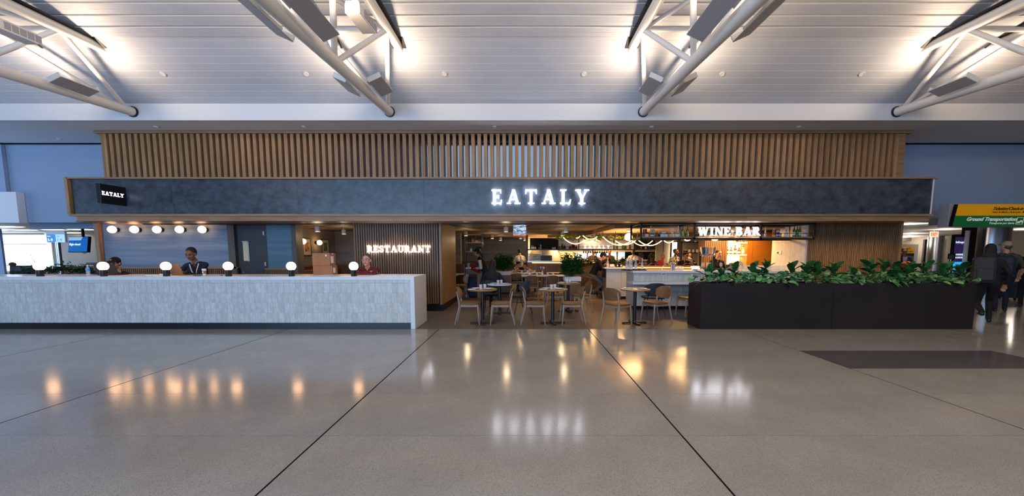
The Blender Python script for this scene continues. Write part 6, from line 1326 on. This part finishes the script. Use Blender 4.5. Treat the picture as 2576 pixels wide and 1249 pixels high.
t, I = person('older man in a maroon pullover with arms folded on the counter', (wx(931, 9.22, 1.3), 9.22, 0), math.radians(8), .745, 27, 0, (0, -10), V3((-.10, -.45, 1.115)), V3((.09, -.39, 1.13)), V3((.12, -.2, .3)), V3((-.12, -.2, .3)), SKIN_L, C_MAROON, nl=.035, pole=(1, -.05, -.1), hair=HAIRG, style='short', glasses='steel', vox=.008, hs=1.1, s=1.02)
for q, px in enumerate((284, 490, 928)):
    x_ = wx(px, 9.3, .5); st_ = thing('counter_stool', f'dark counter stool under {["the man in the cap", "the man with the lanyard", "the man in maroon"][q]}', 'stool', (x_, 9.3, 0)); zt_ = [.47, .70, .61][q]
    obj('seat', seat_pad(.36, .34, zt_, .05), CHARC, st_, smooth=True); obj('pole', MB().lathe([(.03, .02), (.03, zt_ - .05)], 12), CHROME, st_); obj('base', MB().lathe([(.2, 0), (.2, .015), (.04, .03)], 20), CHROME, st_, smooth=True)
# --- dining room
t, I = person('server in white sleeves and dark apron bending with a red folder', (wx(1221, 13.4), 13.4, 0), math.radians(-90), .93, 24, 0, (22, 0), V3((.02, -.32, 1.04)), V3((-.12, -.30, 1.06)), None, None, SKIN_T, C_BLACK, sleeve=C_WHITE, style='tail')
obj('red_folder', MB().box(-.16, .16, -.02, .02, -.11, .11, Matrix.Translation((-.02, -.34, 1.04)) @ Matrix.Rotation(math.radians(60), 4, 'Z') @ Matrix.Rotation(.35, 4, 'Y')), BOOKR, t)
t, I = person('waitress in a white blouse and brown apron standing with her back to us', (wx(1308, 18.6), 18.6, 0), math.radians(186), .92, 6, 0, (20, 20), V3((.15, -.3, 1.05)), V3((-.15, -.3, 1.05)), None, None, SKIN_T, C_WHITE, bottom=C_BROWN, style='bun', female=True, face=False)
t, I = person('dark haired diner bending over the far white table from its left', (wx(1287, 16.4), 16.45, 0), math.radians(60), .47, 24, 0, (30, 0), V3((.1, -.36, .8)), V3((-.15, -.34, .8)), V3((.12, -.36, .09)), V3((-.12, -.36, .09)), SKIN_T, C_FLORAL, style='bun', female=True)
t, I = person('diner in a lilac pink sweater leaning across the far white table', (wx(1346, 16.5), 16.5, 0), math.radians(-70), .50, 40, 0, (20, 0), V3((.1, -.5, .82)), V3((-.15, -.5, .82)), V3((.12, -.36, .09)), V3((-.12, -.36, .09)), SKIN_T, C_LILAC, style='short')
t, I = person('woman with long dark hair seated with her back to us at the white round table', (wx(1238, 11.0, 1), 10.98, 0), math.radians(172), .50, 6, 0, (8, 0), V3((.2, -.35, .8)), V3((-.2, -.35, .8)), V3((.13, -.42, .09)), V3((-.13, -.42, .09)), SKIN_T, C_DBROWN, hair=HAIRBR, style='long', female=True, face=False, s=1.04)
t, I = person('man in black with a navy cap leaning on the waiter station from a stool', (wx(1491, 14.0), 13.98, 0), math.radians(88), .80, 26, 0, (30, 0), V3((.1, -.42, 1.13)), V3((-.18, -.44, 1.12)), V3((.12, -.25, .3)), V3((-.12, -.02, .2)), SKIN_L, C_BLACK, bottom=C_GREYP, style='cap', s=1.04)
# --- around the bar
bar = [(1607, 15.1, 'bar customer in a navy cap and dark jacket looking down', dict(top=C_NAVY, style='cap', head=(35, 10), lean=12)),
       (1636, 15.0, 'long haired bar customer in a black cap looking down', dict(top=C_BLACK, sleeve=C_GREYP, style='caplong', head=(35, -8), lean=12, skin=SKIN_D)),
       (1663, 15.0, 'older bar customer in a pale shirt reading behind a red menu', dict(top=C_WHITE, hair=HAIRGR, style='short', head=(15, 12), lean=6)),
       (1720, 14.9, 'bar customer in black with glasses turned to the right', dict(top=C_BLACK, style='short', head=(12, 35), lean=6, glasses=True)),
       (1734, 16.2, 'dark haired woman in black behind the man with glasses', dict(top=C_BLACK, style='long', head=(10, -20), lean=4, female=True))]
for px, Y_, lb, kw in bar:
    kw = dict(kw); person(lb, (wx(px, Y_), Y_, 0), math.radians(kw.pop('rz', 0)), .76, kw.pop('lean', 6), 0, kw.pop('head'), V3((.13, -.36, 1.13)), V3((-.13, -.36, 1.13)), V3((.12, -.25, .3)), V3((-.12, -.25, .3)), kw.pop('skin', SKIN_T), kw.pop('top'), vox=.013, **kw)
    st_ = thing('bar_stool', f'bar stool under the {lb}', 'stool', (wx(px, Y_), Y_ + .02, 0)); obj('seat', seat_pad(.36, .34, .64, .05), CHARC, st_, smooth=True); obj('pole', MB().lathe([(.03, .02), (.03, .6)], 10), CHROME, st_); obj('base', MB().lathe([(.2, 0), (.2, .02)], 16), CHROME, st_)
t = thing('red_menu', 'red menu folder standing on the far bar in front of the older customer', 'menu', (wx(1662, 14.4), 14.42, 1.1), .1); obj('cover', MB().box(-.12, 0, 0, .01, 0, .2, Matrix.Rotation(.25, 4, 'Z')), REDG, t); obj('cover', MB().box(0, .12, 0, .01, 0, .2, Matrix.Rotation(-.25, 4, 'Z')), REDG, t)
person('woman in a patterned blouse standing behind the bar customers', (wx(1697, 15.9), 15.9, 0), math.radians(15), .90, 3, 0, (4, 25), V3((.1, -.2, 1.1)), V3((-.1, -.22, 1.1)), None, None, SKIN_D, C_FLORAL, lip=LIPD, style='bun', female=True, vox=.013, s=.99)
person('server in a white shirt bending to the left by the tap tower', (wx(1752, 14.9), 15.3, 0), math.radians(-80), .9, 22, 0, (22, 0), V3((.1, -.35, 1.1)), V3((-.1, -.35, 1.1)), None, None, SKIN_T, C_WHITE, style='short', vox=.013)
person('bartender in a black shirt lit orange right of the tap tower', (wx(1801, 12.55), 12.55, 0), math.radians(6), .86, 8, 0, (10, 5), V3((.16, -.32, 1.05)), V3((-.14, -.32, 1.05)), None, None, SKIN_L, C_BLACK, style='short', hair=HAIRBR, vox=.012, s=.96)
person('cook in white lit orange in the kitchen behind the bar', (wx(1594, 18.4), 18.4, 0), math.radians(-30), .93, 4, 0, (15, 0), V3((.12, -.3, 1.2)), V3((-.12, -.3, 1.2)), None, None, SKIN_T, C_WHITE, style='short', vox=.014)
person('cook standing before the bluish kitchen window, left one', (wx(1491, 18.8), 18.8, 0), math.radians(20), .92, 3, 0, (15, 0), V3((.12, -.3, 1.2)), V3((-.12, -.3, 1.2)), None, None, SKIN_T, C_BROWN, style='short', vox=.014)
person('cook standing before the bluish kitchen window, right one', (wx(1533, 18.8), 18.8, 0), math.radians(-10), .92, 3, 0, (15, 0), V3((.12, -.3, 1.2)), V3((-.12, -.3, 1.2)), None, None, SKIN_T, C_BROWN, style='short', vox=.014)
# --- travellers on the right
t, I = person('woman in black with long hair and a big grey backpack walking away', (wx(2487, 8.85, 1), 8.85, 0), math.radians(142), .90, 7, 0, (6, 0), V3((.24, -.1, .82)), V3((-.26, -.05, .85)), V3((.11, .34, .26)), V3((-.08, -.06, .085)), SKIN_T, C_BLACK, hair=HAIRB, style='long', female=True, face=False, s=1.03, vox=.009)
backpack(t, I, BAGM, .36, .58, .12)
t, I = person('man in an olive shirt and beige cap with a navy backpack', (wx(2530, 10.5, 1.2), 10.5, 0), math.radians(140), .98, 6, 0, (4, 35), V3((.24, -.12, .9)), V3((-.28, -.16, .95)), None, V3((-.1, -.2, .085)), SKIN_L, C_OLIVE, bottom=C_NAVY, hair=HAIRG, style='cap', face=False, s=1.06, vox=.009, bare='arms')
backpack(t, I, BAGN, .36, .46, .06, .06)
t, I = person('traveller in dark clothes cut off by the right edge', (wx(2592, 11.4, 1.2), 11.4, 0), math.radians(140), .93, 6, 0, (4, 0), None, None, None, None, SKIN_T, C_BLACK, style='short', face=False)
t, I = person('man in a navy jacket holding an orange vest beside the oak pier', (wx(2271, 14.6), 14.6, 0), math.radians(-20), .93, 6, 0, (20, -15), V3((.12, -.32, 1.15)), V3((-.12, -.32, 1.15)), None, None, SKIN_T, C_NAVY, style='short', glasses=True)
obj('orange_vest', MB().ball((0, -.34, 1.12), 1, 14, 10, Matrix.Diagonal((.2, .1, .14, 1))), C_ORANGE, t, smooth=True); obj('shirt_front', MB().prism([(-.04, 1.18), (.04, 1.18), (.07, 1.42), (-.07, 1.42)], -.175, -.15), C_WHITE, t)

# grow every body in one pass, then colour it limb by limb
bpy.context.view_layer.update(); dg = bpy.context.evaluated_depsgraph_get()
new = [bpy.data.meshes.new_from_object(j[0].evaluated_get(dg)) for j in JOBS]
for (o, prims, mats, apron, P, fw, up, s_), me in zip(JOBS, new):
    o.modifiers.clear(); old = o.data; o.data = me; bpy.data.meshes.remove(old); me.name = 'body'
    me.materials.clear(); keys = list(mats)
    for kx_ in keys: me.materials.append(mats[kx_])
    nf = len(me.polygons); c_ = np.empty(nf*3); me.polygons.foreach_get('center', c_); c_ = c_.reshape(-1, 3)
    best = np.full(nf, 1e9); idx = np.zeros(nf, int)
    for p in prims:
        if p[0] == 'c':
            a, b = np.array(p[1]), np.array(p[3]); ab = b - a; L = max(ab @ ab, 1e-9); tt = np.clip((c_ - a) @ ab / L, 0, 1)
            d = np.linalg.norm(c_ - (a + tt[:, None]*ab), axis=1) - (p[2] + (p[4] - p[2])*tt)
        else:
            Rm = np.array(p[3]); q = (c_ - np.array(p[1])) @ Rm; r = np.array(p[2]); kk = np.linalg.norm(q / r, axis=1); d = (kk - 1)*r.min()
        if p[-1] in ('lip', 'hair'): d = d - .002
        m_ = d < best; best[m_] = d[m_]; idx[m_] = keys.index(p[-1])
    me.polygons.foreach_set('material_index', idx.astype(np.int32)); me.polygons.foreach_set('use_smooth', [True]*nf); me.update()
